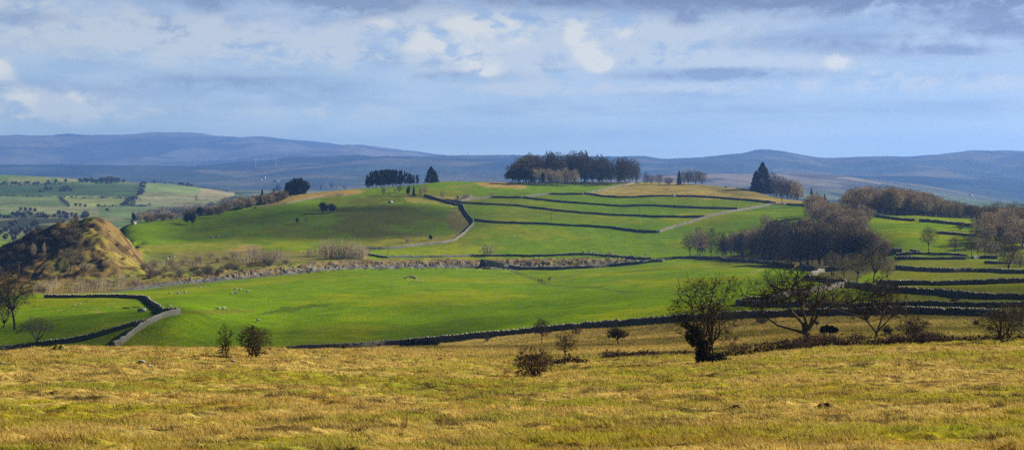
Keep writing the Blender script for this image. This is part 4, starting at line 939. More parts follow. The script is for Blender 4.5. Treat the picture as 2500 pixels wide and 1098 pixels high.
WALLS = [
 ("long dark wall with pale coping between tawny slope and big green field", [(700, 857, 300), (740, 853, 400), (800, 851, 400), (870, 848, 400), (940, 842, 395), (1000, 838, 390), (1060, 833, 380), (1150, 825), (1240, 817), (1350, 807), (1470, 798), (1624, 787), (1750, 779), (1880, 773), (2039, 767), (2219, 766), (2295, 767), (2380, 769), (2450, 775), (2560, 786)], 1.35, 260, 480),
 ("second dark wall running close behind the nearest long one at right", [(1800, 742), (1860, 745), (1950, 748), (2039, 751), (2130, 752), (2200, 752), (2300, 752), (2370, 755), (2440, 762), (2520, 772)], 1.05, 325, 600),
 ("sunlit pale wall climbing behind the spreading hawthorn", [(1812, 741), (1850, 738), (1890, 732), (1930, 724), (1990, 714), (2030, 707), (2062, 700)], 1.5, 330, 700),
 ("dark wall sloping down the paddocks, nearest of the three at right", [(2062, 701), (2090, 702), (2130, 706), (2180, 714), (2240, 717), (2300, 721), (2360, 728), (2420, 731), (2520, 733)], 1.45, 345, 700),
 ("dark level wall across the paddocks, middle of the three at right", [(2140, 697), (2200, 697), (2300, 697), (2370, 695), (2430, 693), (2520, 690)], 1.5, 400, 800),
 ("dark wall across the paddocks, farthest of the three at right", [(2185, 657), (2250, 662), (2320, 665), (2400, 665), (2450, 668), (2520, 669)], 1.45, 520, 900),
 ("short dark wall on the roadside bank left of the lit olive trees", [(1970, 680), (2000, 686), (2030, 691), (2064, 694)], 1.4, 430, 800),
 ("short sunlit wall behind the tip of the spreading hawthorn", [(1974, 679), (1995, 668), (2015, 662), (2038, 657)], 1.35, 450, 900),
 ("dark wall along the foot of the dark wood", [(1642, 632), (1700, 631), (1760, 634), (1850, 642), (1930, 650), (1985, 658)], 1.35, 640, 1000),
 ("dark wall curving below the rock face to the gate gap", [(1222, 652), (1262, 656), (1310, 658), (1370, 658), (1440, 655), (1500, 650), (1560, 645), (1622, 639)], 1.7, 800, 1000),
 ("dark wall along the top of the rock face", [(880, 622), (940, 630), (1000, 629), (1080, 628), (1160, 626), (1240, 625), (1330, 626), (1400, 622), (1450, 623), (1520, 629), (1590, 633)], 1.2, 940, 1100),
 ("sunlit pale winding wall across the lower hill", [(890, 609), (940, 608), (985, 605), (1030, 599), (1080, 594), (1110, 588), (1125, 577), (1142, 562), (1154, 549), (1155, 540)], 1.7, 1000, 1300),
 ("dark wall bending up the hill from the winding pale one", [(1155, 541), (1144, 530), (1134, 514), (1128, 503), (1100, 498), (1075, 490), (1050, 483), (1036, 478)], 1.9, 1080, 1480),
 ("pale sunlit wall running along under the hill crest", [(1080, 491), (1125, 492), (1150, 487), (1200, 483), (1275, 484), (1305, 479), (1340, 475), (1425, 475)], 1.8, 1230, 1480),
 ("pale wall climbing from the crest pasture to the right end of the wood", [(1427, 474), (1460, 467), (1500, 458), (1530, 452), (1548, 448)], 1.4, 1320, 1600),
 ("dark wall crossing the hill fields, second up from the lowest", [(1093, 491), (1130, 496), (1200, 500), (1260, 503), (1330, 511), (1400, 519), (1480, 525), (1560, 528), (1722, 530)], 1.5, 1160, 1400),
 ("dark wall crossing the hill fields, third up from the lowest", [(1276, 483), (1345, 491), (1430, 498), (1490, 503), (1540, 504), (1600, 503), (1680, 507), (1800, 511)], 1.5, 1200, 1480),
 ("uppermost dark wall below the straw-coloured crest field", [(1425, 474), (1450, 476), (1470, 480), (1510, 483), (1560, 482), (1600, 480), (1650, 480), (1750, 484), (1830, 490), (1895, 497)], 1.6, 1230, 1480),
 ("dark wall continuing right from the crest field corner", [(1920, 500), (1960, 502), (2000, 507)], 1.5, 1200, 1480),
 ("lowest dark wall crossing the hill fields", [(1157, 539), (1200, 544), (1340, 549), (1440, 554), (1500, 558), (1560, 566), (1605, 568)], 1.7, 1050, 1300),
 ("long sunlit pale wall climbing the right side of the hill fields", [(1608, 568), (1650, 554), (1700, 540), (1725, 532), (1780, 519), (1830, 511), (1880, 502), (1918, 499)], 1.8, 1080, 1480),
 ("dark wall rising from the lower left to the sunlit one", [(-40, 862), (0, 855), (45, 850), (90, 844), (180, 833), (250, 818), (310, 800), (368, 786)], 1.35, 415, 600),
 ("sunlit pale wall rising from the tawny slope at left", [(278, 853), (290, 843), (325, 818), (370, 788), (400, 775), (436, 766)], 1.6, 430, 620),
 ("dark wall looping round the small paddock at left", [(432, 768), (400, 764), (378, 748), (352, 729), (300, 726), (220, 726), (190, 727), (150, 727), (108, 727)], 1.35, 480, 800),
 ("dark wall under the long wood on the right skyline", [(2122, 524), (2150, 530), (2180, 535), (2232, 540)], 1.4, 900, 1200),
 ("dark wall right of the gap under the long right wood", [(2246, 541), (2300, 545), (2340, 549), (2378, 554)], 1.5, 850, 1200),
 ("short isolated dark wall on the bright right pasture", [(2286, 570), (2330, 573), (2382, 577)], 1.2, 760, 1200),
 ("stub of dark wall at the edge of the dark wood", [(2170, 615), (2202, 616)], 1.6, 690, 1100),
 ("short tilted piece of dark wall in the right pasture", [(2221, 616), (2246, 619)], 1.3, 680, 1100),
 ("grey roadside wall nearer of two at the foot of the right pasture", [(2185, 634), (2240, 634), (2300, 634), (2361, 634)], 1.2, 600, 1000),
 ("thin grey wall farther of two at the foot of the right pasture", [(2190, 623), (2260, 621), (2330, 622), (2361, 626)], .9, 650, 1000),
 ("dark wall right of the field gate at far right", [(2374, 632), (2400, 631), (2436, 632)], 1.3, 600, 1000),
 ("low dark wall edging the pale yard at far right", [(2404, 643), (2440, 645), (2520, 644)], 1.1, 560, 900),
 ("broken stone bank along the left hill edge", [(620, 509), (660, 503), (700, 498), (740, 489), (790, 480), (843, 476)], 1.0, 1150, 1480),
 ("low dark ridge wall on the skyline left of the tall conifer", [(1770, 454), (1800, 457), (1835, 462)], 1.2, 1330, 1480),
]
WALL_OBJ = {}
for w in WALLS:
    D0 = w[3]; WALL_OBJ[w[0]] = stone_wall(w[0], w[1], w[2]*(.82 if w[3] < 500 else .95), w[3], w[4], cope=(D0 < 1000))

# hedges and tree-lined boundaries far across the valley
def far_hedge(label, pts, Dmin, Dmax, h=3.0):
    g = np.random.default_rng(int(pts[0][0])+5); W = np.array([hit(p[0], p[1], Dmin, Dmax) for p in pts]); P = []
    for a, b in zip(W[:-1], W[1:]):
        n = int(np.linalg.norm(b-a)/1.6)+2; f = g.random(n)[:, None]; p = a+(b-a)*f; p[:, :2] += g.normal(0, .9, (n, 2)); P.append(p)
    P = np.concatenate(P); P[:, 2] = H(P[:, 0], P[:, 1])+g.random(len(P))*h*(.4+.9*fbm(P[:, 0]/25, P[:, 1]/25, 4, 2))
    P = np.repeat(P, 3, 0)+g.normal(0, .8, (len(P)*3, 3)); V, Fq = leafcloud(g, P, 2.2)
    o = link("hedge", mk_mesh("hedge", V, Fq, [M_TW_DARK])); tag(o, label, "hedge")
far_hedge("hazy hedge crossing below the shaded far field, left half", [(0, 478), (80, 480), (150, 482), (250, 484), (345, 487)], 2300, 4100)
far_hedge("hazy hedge under the top far fields at left", [(0, 452), (60, 453), (120, 450), (180, 449)], 3300, 4150)
far_hedge("hazy hedge over the pale triangular far field", [(400, 447), (440, 450), (500, 460), (560, 466), (590, 474)], 3300, 4150)
far_hedge("hazy slanting hedge down the middle of the far fields", [(148, 482), (155, 492), (168, 505)], 2300, 4000)
far_hedge("hazy hedge along the valley floor below the far fields", [(0, 530), (60, 532), (110, 530), (150, 529)], 1700, 2700)
far_hedge("hazy hedge right of the gully in the far fields", [(240, 506), (300, 503), (370, 503)], 2300, 4000)

# ------------------------------------------------------------------ trees and bushes on the near slope
M_TW_HAW = mat("hawthorn_twigs", (.062, .048, .032), scale=3, col2=(.034, .026, .020))
M_BARK_H = mat("hawthorn_bark", (.15, .12, .085), scale=4, col2=(.05, .04, .03), bump=.5)
M_BRAM = mat("bramble_stems", (.085, .045, .045), scale=3, col2=(.14, .085, .06))
M_BRAML = mat("bramble_leaves", (.045, .030, .022), scale=3, col2=(.020, .018, .012))
def hero(px, row, hpx, w_h, label, seed, Dmin=95, cat="tree", name="hawthorn_tree", ivy=None, **kw):
    x, y, z = hit(px, row, Dmin); h = hpx*y/F
    r = bare_tree(seed, h, h*w_h, kw.pop("tf", .18), kw.pop("m", M_TW_HAW), M_BARK_H, lump=kw.pop("lump", .42), fat=kw.pop("fat", 1.25), tw_r=kw.pop("tw_r", .009), tw_len=kw.pop("tw_len", .42), name=name, **kw)
    r.location = (x, y, z); tag(r, label, cat)
    if ivy:
        g = np.random.default_rng(seed); P = np.concatenate([lumps(g, n, (cx*h, 0, cz*h), (rx*h, rx*h, rz*h), 9, .95, .42) for (cx, cz, rx, rz, n) in ivy])
        V, Fq = leafcloud(g, P, .09); link("ivy", mk_mesh("ivy", V, Fq, [M_IVY]), r)
    return r
hero(1727, 886, 208, .82, "tall many-stemmed bare hawthorn with dark ivy round its lower left side", 401, n=(12, 54, 280, 1100), ntw=3200, stems=5, tf=.22, trunk_r=.10, low=-.9, cfrac=.52,
     ivy=[(-.17, .37, .13, .10, 1800), (-.10, .29, .12, .11, 1800), (-.05, .20, .10, .11, 1800), (-.03, .12, .13, .10, 1800), (-.02, .05, .17, .07, 2000), (.10, .05, .13, .06, 1200), (.20, .03, .09, .04, 500)])
hero(1974, 830, 182, 1.48, "wide spreading bare hawthorn with a long low limb to its left", 402, Dmin=125, n=(12, 64, 320, 1400), ntw=3800, tf=.19, trunk_r=.25, low=-.5, shift=-.17, tw_r=.011, tw_len=.45, fat=1.0,
     limbs=[[(0, 0, .07), (-.20, 0, .14), (-.42, -.03, .20), (-.62, 0, .34), (-.80, 0, .52)], [(0, 0, .13), (.14, .05, .34), (.36, 0, .46), (.50, 0, .60)], [(0, 0, .13), (-.10, 0, .45), (-.16, 0, .78), (-.14, 0, 1.02)], [(-.02, 0, .15), (-.16, .06, .32), (-.34, .1, .50), (-.5, 0, .74)], [(0, 0, .14), (.08, -.1, .45), (.16, 0, .82)]])
hero(2141, 824, 142, 1.05, "vase-shaped bare hawthorn right of the widest spreading one", 403, Dmin=125, n=(12, 54, 270, 1200), ntw=3200, tf=.10, limbs=[[(0, 0, .08), (-.18, 0, .3), (-.42, 0, .42), (-.52, 0, .6)], [(0, 0, .08), (.10, 0, .4), (.14, 0, .75), (.04, 0, 1.05)], [(0, 0, .1), (.24, 0, .35), (.48, 0, .52)]], trunk_r=.15, low=-.55, tw_r=.012, tw_len=.5)
hero(1323, 836, 56, .78, "small upright bare tree in front of the long dark wall", 404, Dmin=150, n=(8, 40, 180, 600), ntw=1800, tf=.22, trunk_r=.10, low=-.7, tw_r=.02)
hero(1512, 841, 40, 1.05, "small tilted thorn tree alone on the tawny slope below the long wall", 405, Dmin=150, n=(8, 40, 180, 500), ntw=1600, tf=.28, trunk_r=.10, lean=-.12, tw_r=.022, low=-.6)
hero(1381, 884, 74, .72, "thin airy bare tree growing behind the round thorn bush", 406, Dmin=95, n=(7, 30, 120, 400), ntw=700, tf=.25, trunk_r=.035, tw_r=.008)
hero(548, 882, 74, .50, "narrow twiggy thorn, left of the pair on the tawny brow", 407, n=(7, 28, 100, 300), ntw=600, tf=.10, lump=.6, trunk_r=.04, stems=2, low=-.95, tw_r=.010, cfrac=.42)
hero(622, 883, 82, .78, "fuller dark thorn bush, right of the pair on the tawny brow", 408, n=(12, 56, 260, 1000), ntw=2200, tf=.05, lump=.5, trunk_r=.05, stems=4, low=-.98, tw_r=.012, m=M_TW_DARK)
hero(2232, 832, 58, 1.35, "low tangled bare thorn bush right of the vase-shaped tree", 409, Dmin=100, n=(9, 44, 200, 800), ntw=2000, tf=.08, trunk_r=.06, stems=4, low=-.9, name="thorn_bush", cat="bush")
hero(2452, 835, 96, 1.25, "large tangled dark thicket at the right edge of the tawny slope", 410, Dmin=100, n=(12, 56, 260, 1000), ntw=2400, tf=.08, trunk_r=.08, stems=6, low=-.95, name="thorn_bush", cat="bush", m=M_TW_DARK)
hero(2500, 806, 70, 1.1, "dark thorn tree cut by the right border beside the wall", 411, Dmin=125, n=(10, 50, 240, 900), ntw=2600, tf=.1, trunk_r=.08, stems=3, low=-.9, m=M_TW_DARK)
hero(1306, 918, 68, 1.45, "round dense leafless thorn bush in the middle of the near slope", 412, Dmin=60, n=(14, 70, 360, 1700), ntw=4200, tf=.04, trunk_r=.035, stems=7, low=-.98, tw_r=.007, tw_len=.3, cfrac=.46, name="thorn_bush", cat="bush", m=M_BRAM)
hero(2330, 742, 16, 1.3, "small dark bush just above the double wall at far right", 414, Dmin=320, n=(8, 30, 100, 300), ntw=600, tf=.05, stems=3, low=-.9, tw_r=.03, name="thorn_bush", cat="bush", m=M_TW_DARK)
for px, row, h, w, s, lab in [(1408, 817, 24, .9, 421, "little dark bush touching the foot of the long dark wall"), (1189, 833, 15, 1.1, 422, "tiny dark bush at the wall foot left of the upright bare tree"), (840, 854, 10, 1.0, 423, "very small dark bush at the left part of the long dark wall"),
                              (1994, 793, 9, 1.3, 424, "tiny round bush right of the spreading hawthorn"), (2168, 816, 20, 1.3, 425, "small brown bush directly behind the vase-shaped hawthorn"), (2383, 794, 12, 1.2, 426, "tiny brown bush on the slope left of the dark thicket"), (1860, 790, 16, 1.9, 427, "low dark bush half hidden by the spreading hawthorn"), (2415, 760, 20, 1.0, 428, "small dark bush against the double wall at far right")]:
    hero(px, row, h, w, lab, s, Dmin=135, n=(8, 30, 110, 400), ntw=900, tf=.04, trunk_r=.04, stems=4, low=-.95, tw_r=.02, name="thorn_bush", cat="bush", m=M_TW_DARK)

def sprig(px, row, hpx, label, seed, n=9, Dmin=20, spread=.35, r=.006):
    g = np.random.default_rng(seed); x, y, z = hit(px, row, Dmin); h = hpx*y/F; S = []
    for k in range(n):
        a = g.random()*6.28; sp = spread*g.random()**.7; hh = h*(.45+.55*g.random()); p = np.array([g.normal(0, .03), g.normal(0, .03), -.05])
        pts = [p+np.array([math.cos(a)*sp*hh*f**1.3, math.sin(a)*sp*hh*f**1.3, hh*f])+g.normal(0, .012*h, 3)*(f > 0) for f in np.linspace(0, 1, 6)]
        for i in range(5): S.append((pts[i], pts[i+1], r*(1-.16*i), r*(.84-.16*i)))
        for j in range(3):
            q = pts[2+j]; S.append((q, q+np.array([g.normal(0, .10), g.normal(0, .10), .22])*h*.8, r*.5, r*.3))
    V, Fq = tubes(*[[s_[i] for s_ in S] for i in range(4)])
    root = empty("seedling_shrub", (x, y, z)); link("crown", mk_mesh("crown", V, Fq, [M_TW_RED]), root); tag(root, label, "shrub"); return root
sprig(988, 1046, 66, "bare reddish twiggy seedling standing alone in the near grass", 501)
sprig(1232, 918, 34, "thin dead stalks just left of the round thorn bush", 502, 8, 50, .5)
sprig(1918, 990, 34, "single thin dark stalk in the tussocks at right", 503, 2, 40, .1)
sprig(398, 946, 24, "single short dark stalk in the grass at left", 504, 2, 50, .1)
sprig(1818, 1080, 26, "short pale dead stalks close to the lower edge, right of middle", 505, 3, 20, .3, .004)
sprig(712, 880, 18, "faint dead stalks on the brow right of the two thorns", 506, 4, 70, .3)

def bramble(label, pts, h, Dmin=90, Dmax=160, dens=1.0, seed=1):
    g = np.random.default_rng(seed); W = np.array([hit(p[0], p[1], Dmin, Dmax) for p in pts]); S = []; L = []
    for i in range(len(W)-1):
        a, b = W[i], W[i+1]; ln = np.linalg.norm(b-a); n = int(ln*75*dens)
        for k in range(n):
            f = g.random(); p = a+(b-a)*f; p[:2] += g.normal(0, .28, 2)
            hh = 1.15*h*(.35+1.0*fbm(np.array([p[0]/1.3]), np.array([p[1]/1.3]), seed, 2)[0])*(.5+.6*g.random())
            p[2] = H(np.array([p[0]]), np.array([p[1]]))[0]-.03; d = g.normal(0, .45, 2)
            q = p+np.array([d[0]*hh*.7, d[1]*hh*.7, hh]); e = q+np.array([d[0]*hh, d[1]*hh, -hh*.35*g.random()+.05])
            S += [(p, q, .008, .006), (q, e, .006, .003)]
            for _ in range(2): L.append(p+(q-p)*g.random()+g.normal(0, .09, 3))
    V, Fq = tubes(*[[s_[i] for s_ in S] for i in range(4)])
    o = link("hedge", mk_mesh("hedge", V, Fq, [M_BRAM])); tag(o, label, "hedge")
    V, Fq = leafcloud(g, np.array(L), .12); link("foliage", mk_mesh("foliage", V, Fq, [M_BRAML]), o)
    return o
bramble("low purple-brown bramble line left of the ivy-clad hawthorn", [(1480, 874), (1540, 870), (1600, 868), (1690, 866)], .42, seed=3)
bramble("dark bramble bank between the ivy-clad and the spreading hawthorn", [(1745, 872), (1800, 866), (1860, 860), (1920, 855), (1965, 850)], .62, seed=4)
bramble("thick bramble bank under the spreading and vase-shaped hawthorns", [(1950, 850), (2010, 845), (2080, 842), (2150, 838)], .80, seed=5)
bramble("dark bramble heap below the low tangled thorn bush", [(2160, 842), (2200, 839), (2250, 836), (2290, 833)], .62, 90, 160, 1.2, 6)
bramble("sparse brown bramble line running to the right border", [(2290, 835), (2360, 832), (2430, 830), (2520, 828)], .36, 90, 160, .7, 7)
bramble("scrubby russet brush at the foot of the thin airy tree", [(1350, 888), (1385, 885), (1425, 883)], .34, 85, 160, 1.0, 8)

def gorse(px, row, wpx, hpx, label, seed, Dmin=150):
    g = np.random.default_rng(seed); x, y, z = hit(px, row, Dmin); w = wpx*y/F; h = hpx*y/F
    k = 9; P = []
    for i in range(k):
        f = (i+.5)/k*2-1; P.append(lumps(g, 900, (f*w*.40, g.normal(0, .1)*w*.2, h*.36), (w*.16, w*.13, h*(.62-.25*abs(f)**2)), 5, .5, .6))
    P = np.concatenate(P); P[:, 2] = np.abs(P[:, 2]); P[:, 2] += H(P[:, 0]+x, P[:, 1]+y)-z
    V, Fq = leafcloud(g, P, h*.13); root = empty("gorse_bush", (x, y, z)); link("foliage", mk_mesh("foliage", V, Fq, [M_GORSE]), root)
    tag(root, label, "gorse bush"); return root
gorse(1020, 853, 104, 30, "long black-green gorse mound in front of the dark wall", 601, 260)
gorse(2025, 815, 50, 22, "dense dark gorse mound right of the spreading hawthorn's trunk", 602, 130)

# ------------------------------------------------------------------ stones, mounds and the rock face
def rock_mesh(name, seed, s=(1, 1, 1), m=None, sub=3, rough=.35):
    import bmesh
    bm = bmesh.new(); bmesh.ops.create_icosphere(bm, subdivisions=sub, radius=1); V = np.array([v.co[:] for v in bm.verts]); Fq = np.array([[v.index for v in f.verts] for f in bm.faces]); bm.free()
    n = fbm(V[:, 0]*1.6+seed*3.1+V[:, 2], V[:, 1]*1.6+V[:, 2]*1.3, seed, 4)-.5
    V = V*(1+n[:, None]*rough*3); V = np.sign(V)*np.abs(V)**.85*np.array(s); V[:, 2] = np.maximum(V[:, 2], -.3*s[2])
    return mk_mesh(name, V, Fq, [m or M_ROCKS])
ROCKP = [rock_mesh("boulder", s, (1, .8, .7)) for s in (1, 2, 3)]; ROCKD = [rock_mesh("boulder", s, (1, .8, .75), M_BOULD) for s in (4, 5)]
def rock(px, row, wpx, label, k=0, dark=False, Dmin=20, group=None, hz=1.0, name="boulder"):
    x, y, z = hit(px, row, Dmin); s = wpx*y/F/2
    o = link(name, (ROCKD if dark else ROCKP)[k % (2 if dark else 3)], None, (x, y, z+.1*s)); o.scale = (s, s, s*hz); o.rotation_euler = (0, 0, k*1.3)
    tag(o, label, "rock", group); return o
rock(346, 886, 18, "pale limestone boulder, upper of two on the left of the near slope", 0, hz=.8)
rock(366, 897, 16, "flat pale limestone slab just below the upper left boulder", 1, hz=.6)
rock(4, 889, 13, "pale limestone stone at the left border of the near slope", 2, hz=.6)
rock(570, 883, 13, "small pale stone between the two thorns on the brow", 1, hz=.6)
rock(486, 889, 10, "faint pale stone on the slope left of the thorns", 0, hz=.5)
rock(2484, 968, 17, "dark stone in the grass near the right border", 0, True, hz=.8)
rock(2452, 978, 11, "small grey stone left of the dark stone at the right border", 1, True, hz=.6)
for i in range(16):
    px = 506+i*4.5; rock(px+rnd(-1, 1), 581-i*.45+rnd(-1.2, 1.2), rnd(3.5, 7), "grey stone in the ragged stone row on the left pasture", i, i % 3 > 0, 950, "stone row on the left pasture", .9)
for i in range(9):
    px = 990+i*3.0; rock(px, 681-4.5*math.sin((i+.5)/9*math.pi)+rnd(-.5, 1), rnd(6, 10), "brown stone heaped in the middle of the big green field", i, True, 700, "stone heap in the big field", 1.0)
for i, (px, r) in enumerate([(1008, 686), (1018, 684), (1026, 686), (1033, 685), (1040, 688), (1001, 693), (430, 705), (437, 706), (489, 702), (500, 700), (512, 698), (888, 676), (1112, 657), (1082, 656)]):
    rock(px, r, rnd(3, 5), "pale stone lying on the big green field", i, px in (430,), 600, "pale stones scattered on the big field", .8)
for i, (px, r) in enumerate([(178, 747), (184, 745), (190, 743), (196, 741), (202, 739), (212, 736), (219, 736)]):
    rock(px, r, rnd(4, 6), "grey stone in a broken line inside the small left paddock", i, i % 2 == 0, 480, "broken stone line in the small paddock", .8)
for i, (px, r) in enumerate([(400, 630), (409, 632), (416, 629), (424, 627), (1425, 617), (1436, 616), (1448, 618), (1441, 614), (1455, 619)]):
    rock(px, r, rnd(5, 8), "stone of a small outcrop on the banks above the big field", i, i % 2 == 0, 850, "outcrop stones above the big field", .9)
rock(1537, 446, 3.5, "dark small boulder on the skyline grass near the wood", 0, True, 1300); rock(1158, 443, 5, "dark low boulder on the skyline right of the conifer", 1, True, 1400, hz=.6)

def mound(px, row, wpx, hpx, label, seed, Dmin=20, m=None):
    x, y, z = hit(px, row, Dmin); w = wpx*y/F; h = hpx*y/F; n = 28; g = np.linspace(-1, 1, n); X, Y = np.meshgrid(g, g)
    R2 = np.minimum(1, X**2+Y**2); Zm = (1-R2)**1.2*h*(1+(fbm(X*3, Y*3, seed, 3)-.5)*.9)-.03
    V = np.stack([X.ravel()*w/2, Y.ravel()*w/2, Zm.ravel()+H(X.ravel()*w/2+x, Y.ravel()*w/2+y)-z], 1)
    i = np.arange((n-1)**2); a = (i//(n-1))*n+i % (n-1); Fq = np.stack([a, a+1, a+n+1, a+n], 1)
    root = link("grass_mound", mk_mesh("grass_mound", V, Fq, [m], smooth=True), None, (x, y, z)); tag(root, label, "mound"); return root
M_MOSS = mat("mossy_turf", (.30, .26, .03), scale=3, col2=(.18, .15, .03), bump=.8, bscale=12)
M_ANT = mat("dark_turf", (.13, .085, .035), scale=3, col2=(.25, .17, .05), bump=.8, bscale=12)
mound(143, 853, 42, 11, "yellow mossy hummock on the brow at left", 1, 90, M_MOSS)
mound(1075, 881, 26, 8, "small dark turf mound on the brow under the gorse", 2, 95, M_ANT)
mound(962, 880, 15, 4, "smaller dark turf mound left of the one under the gorse", 3, 95, M_ANT)
mound(1800, 1002, 90, 13, "broad tawny grass hummock, largest at right", 4, 40, M_ANT)
mound(2012, 994, 60, 12, "dark tussock hummock right of the largest", 5, 40, M_ANT)

# broken limestone along the foot of the cutting
def rubble():
    g = np.random.default_rng(5); P = []
    for i in range(2600):
        px = 300+960*g.random(); e = np.interp(px, [300, 440, 560, 700, 850, 1000, 1170, 1250], [704, 693, 682, 668, 658, 655, 651, 654]); D = np.interp(px, [300, 440, 700, 850, 1000, 1250], [785, 800, 860, 900, 930, 960])+g.normal(4, 4)
        x = (px-1250)/F*D; s = .15+.4*g.random()**2; P.append((x, D, s, g.random()*3))
    P = np.array(P); z = H(P[:, 0], P[:, 1])
    V, Fq = join(*[boxv(p[0], p[1], zz-.1, p[2], p[2]*.8, p[2]*.8, p[3], .3, .7) for p, zz in zip(P, z)])
    o = link("rubble", mk_mesh("rubble", V, Fq, [mat("grey_rubble", (.27, .26, .24), var=.5, scale=1.5)])); tag(o, "grey limestone rubble along the foot of the rock face", "rubble", kind="stuff")
rubble()
def crag():
    """the broken limestone edge of the cutting: ledges and blocks standing out of the bank"""
    g = np.random.default_rng(6); parts = []
    for i in range(520):
        px = 430+1120*g.random()
        if 1165 < px < 1262: continue
        t = np.interp(px, [430, 560, 700, 880, 1000, 1200, 1400, 1560], [671, 661, 645, 636, 636, 634, 629, 631]); b = np.interp(px, [430, 560, 700, 850, 1000, 1250, 1400, 1560], [690, 680, 664, 653, 650, 648, 646, 637])
        r = t+(b-t)*(.25+.7*g.random()); x, y, z = hit(px, r, 790, 1000); s = .3+.75*g.random()**1.5
        parts.append(boxv(x, y, z-.7*s, s*(.6+.8*g.random()), s*.8, s*(1.1+.5*g.random()), g.random()*3, g.normal(0, .25), .8))
    V, Fq = join(*parts); o = link("rocks", mk_mesh("rocks", V, Fq, [mat("cutting_rock", (.25, .22, .17), scale=.5, col2=(.13, .095, .05), bump=.5, bscale=2)]))
    tag(o, "broken grey and ochre limestone blocks in the long rock face", "rocks", kind="stuff")
crag()

# ------------------------------------------------------------------ ramp wall in the cutting
M_CONC = mat("pale_concrete", (.33, .34, .34), scale=.6, col2=(.20, .21, .22), bump=.2)
M_DKGAP = mat("recess_shade", (.03, .03, .035))
def ramp_wall():
    x0, y0, z0 = hit(1168, 651, 880); x1, y1, z1 = hit(1236, 653, 900); root = empty("retaining_wall", (x0, y0, z0)); L = x1-x0
    tag(root, "grey retaining wall with a sloping parapet in the cutting", "retaining wall")
    def slab(name, pts, y, th, m):
        V = [(p[0], yy, p[1]) for yy in (y, y+th) for p in pts]; n = len(pts)
        Fq = [np.array([list(range(n)), list(range(2*n-1, n-1, -1))]), np.array([[i, n+i, n+(i+1) % n, (i+1) % n] for i in range(n)])]
        o = link(name, mk_mesh(name, V, Fq, [m]), root)
    slab("recess_shade_slab", [(0, -.5), (L*.34, -.5), (L*.22, 3.9), (L*.10, 4.0)], -1.3, .4, M_DKGAP)  # solid dark slab standing in for the shade inside the opening
    slab("wall_face", [(L*.2, -.5), (L*1.1, -.5), (L*1.02, 1.2), (L*.62, 2.6), (L*.3, 3.4)], -1.8, .45, M_CONC)
    for k in range(5): slab("buttress", [(L*(.42+k*.11), -.5), (L*(.46+k*.11), -.5), (L*(.44+k*.11), 2.4-k*.3), (L*(.42+k*.11), 2.5-k*.3)], -2.1, .28, M_STONE)
    slab("parapet", [(L*.08, 3.6), (L*1.35, -.1), (L*1.35, .45), (L*.08, 4.4)], -2.6, .35, M_CONC)
ramp_wall()

# ------------------------------------------------------------------ poles, masts, turbines, far buildings
M_POLE = mat("weathered_pole", (.16, .13, .10), scale=2); M_WHITE = mat("white_paint", (.80, .80, .80), var=.05); M_SLATE = mat("slate_roof", (.12, .13, .15), scale=1)
M_STEEL = mat("galvanised_steel", (.55, .57, .58), rough=.5, var=.2, scale=4, spec=.4); M_DARK = mat("dark_metal", (.04, .04, .045), rough=.6); M_GLASS = mat("dark_glass", (.03, .035, .04), rough=.2, spec=.5)
def pole(px, row, hpx, label, Dmin, arm=True, r=.17):
    x, y, z = hit(px, row, Dmin); h = hpx*y/F; root = empty("utility_pole", (x, y, z)); tag(root, label, "utility pole")
    V, Fq = tubes([(0, 0, -.5)], [(0, 0, h)], [r*1.2], [r*.8], 8); link("pole", mk_mesh("pole", V, Fq, [M_POLE], smooth=True), root)
    if arm:
        V, Fq = boxv(0, 0, h-.6, 2.2, .14, .16); link("crossarm", mk_mesh("crossarm", V, Fq, [M_POLE]), root)
        for s in (-1, 0, 1):
            V, Fq = tubes([(s*.9, 0, h-.44)], [(s*.9, 0, h-.16)], [.07], [.04], 6); link("insulator", mk_mesh("insulator", V, Fq, [M_WHITE]), root)
    return root, Vector((x, y, z+h-.3))
PL = {}
for k, (px, r, h, Dm, lab) in enumerate([(1137, 566, 50, 1020, "utility pole beside the bend of the climbing wall"), (1346, 549, 38, 1050, "utility pole against the lowest hill wall"), (1562, 527, 29, 1150, "utility pole against the second hill wall"), (1742, 505, 26, 1200, "faint utility pole near the straw-coloured crest field"),
                         (1909, 497, 36, 1250, "dark utility pole in front of the copse at the crest corner"), (948, 632, 34, 880, "utility pole on the bank above the rock face"), (46, 684, 44, 750, "pale utility pole with crossarm at the foot of the knoll")]):
    PL[k] = pole(px, r, h, lab, Dm, True, .24 if k in (4, 6) else .13)[1]
def wire(a, b, label, sag=2.0):
    n = 24; P = [a.lerp(b, i/n)+Vector((0, 0, -sag*4*(i/n)*(1-i/n))) for i in range(n+1)]; P = [tuple(p) for p in P]
    V, Fq = tubes(P[:-1], P[1:], [.035]*n, [.035]*n, 4); o = link("overhead_wire", mk_mesh("overhead_wire", V, Fq, [M_DARK])); tag(o, label, "wire")
wire(PL[3], PL[4], "thin overhead wire sagging left from the crest corner pole", 2.5)
wire(PL[2], PL[3], "thin overhead wire over the upper hill fields", 2.5); wire(PL[1], PL[2], "thin overhead wire over the middle hill fields", 2.5)
wire(PL[0], PL[1], "thin overhead wire over the lower hill fields", 2.5)

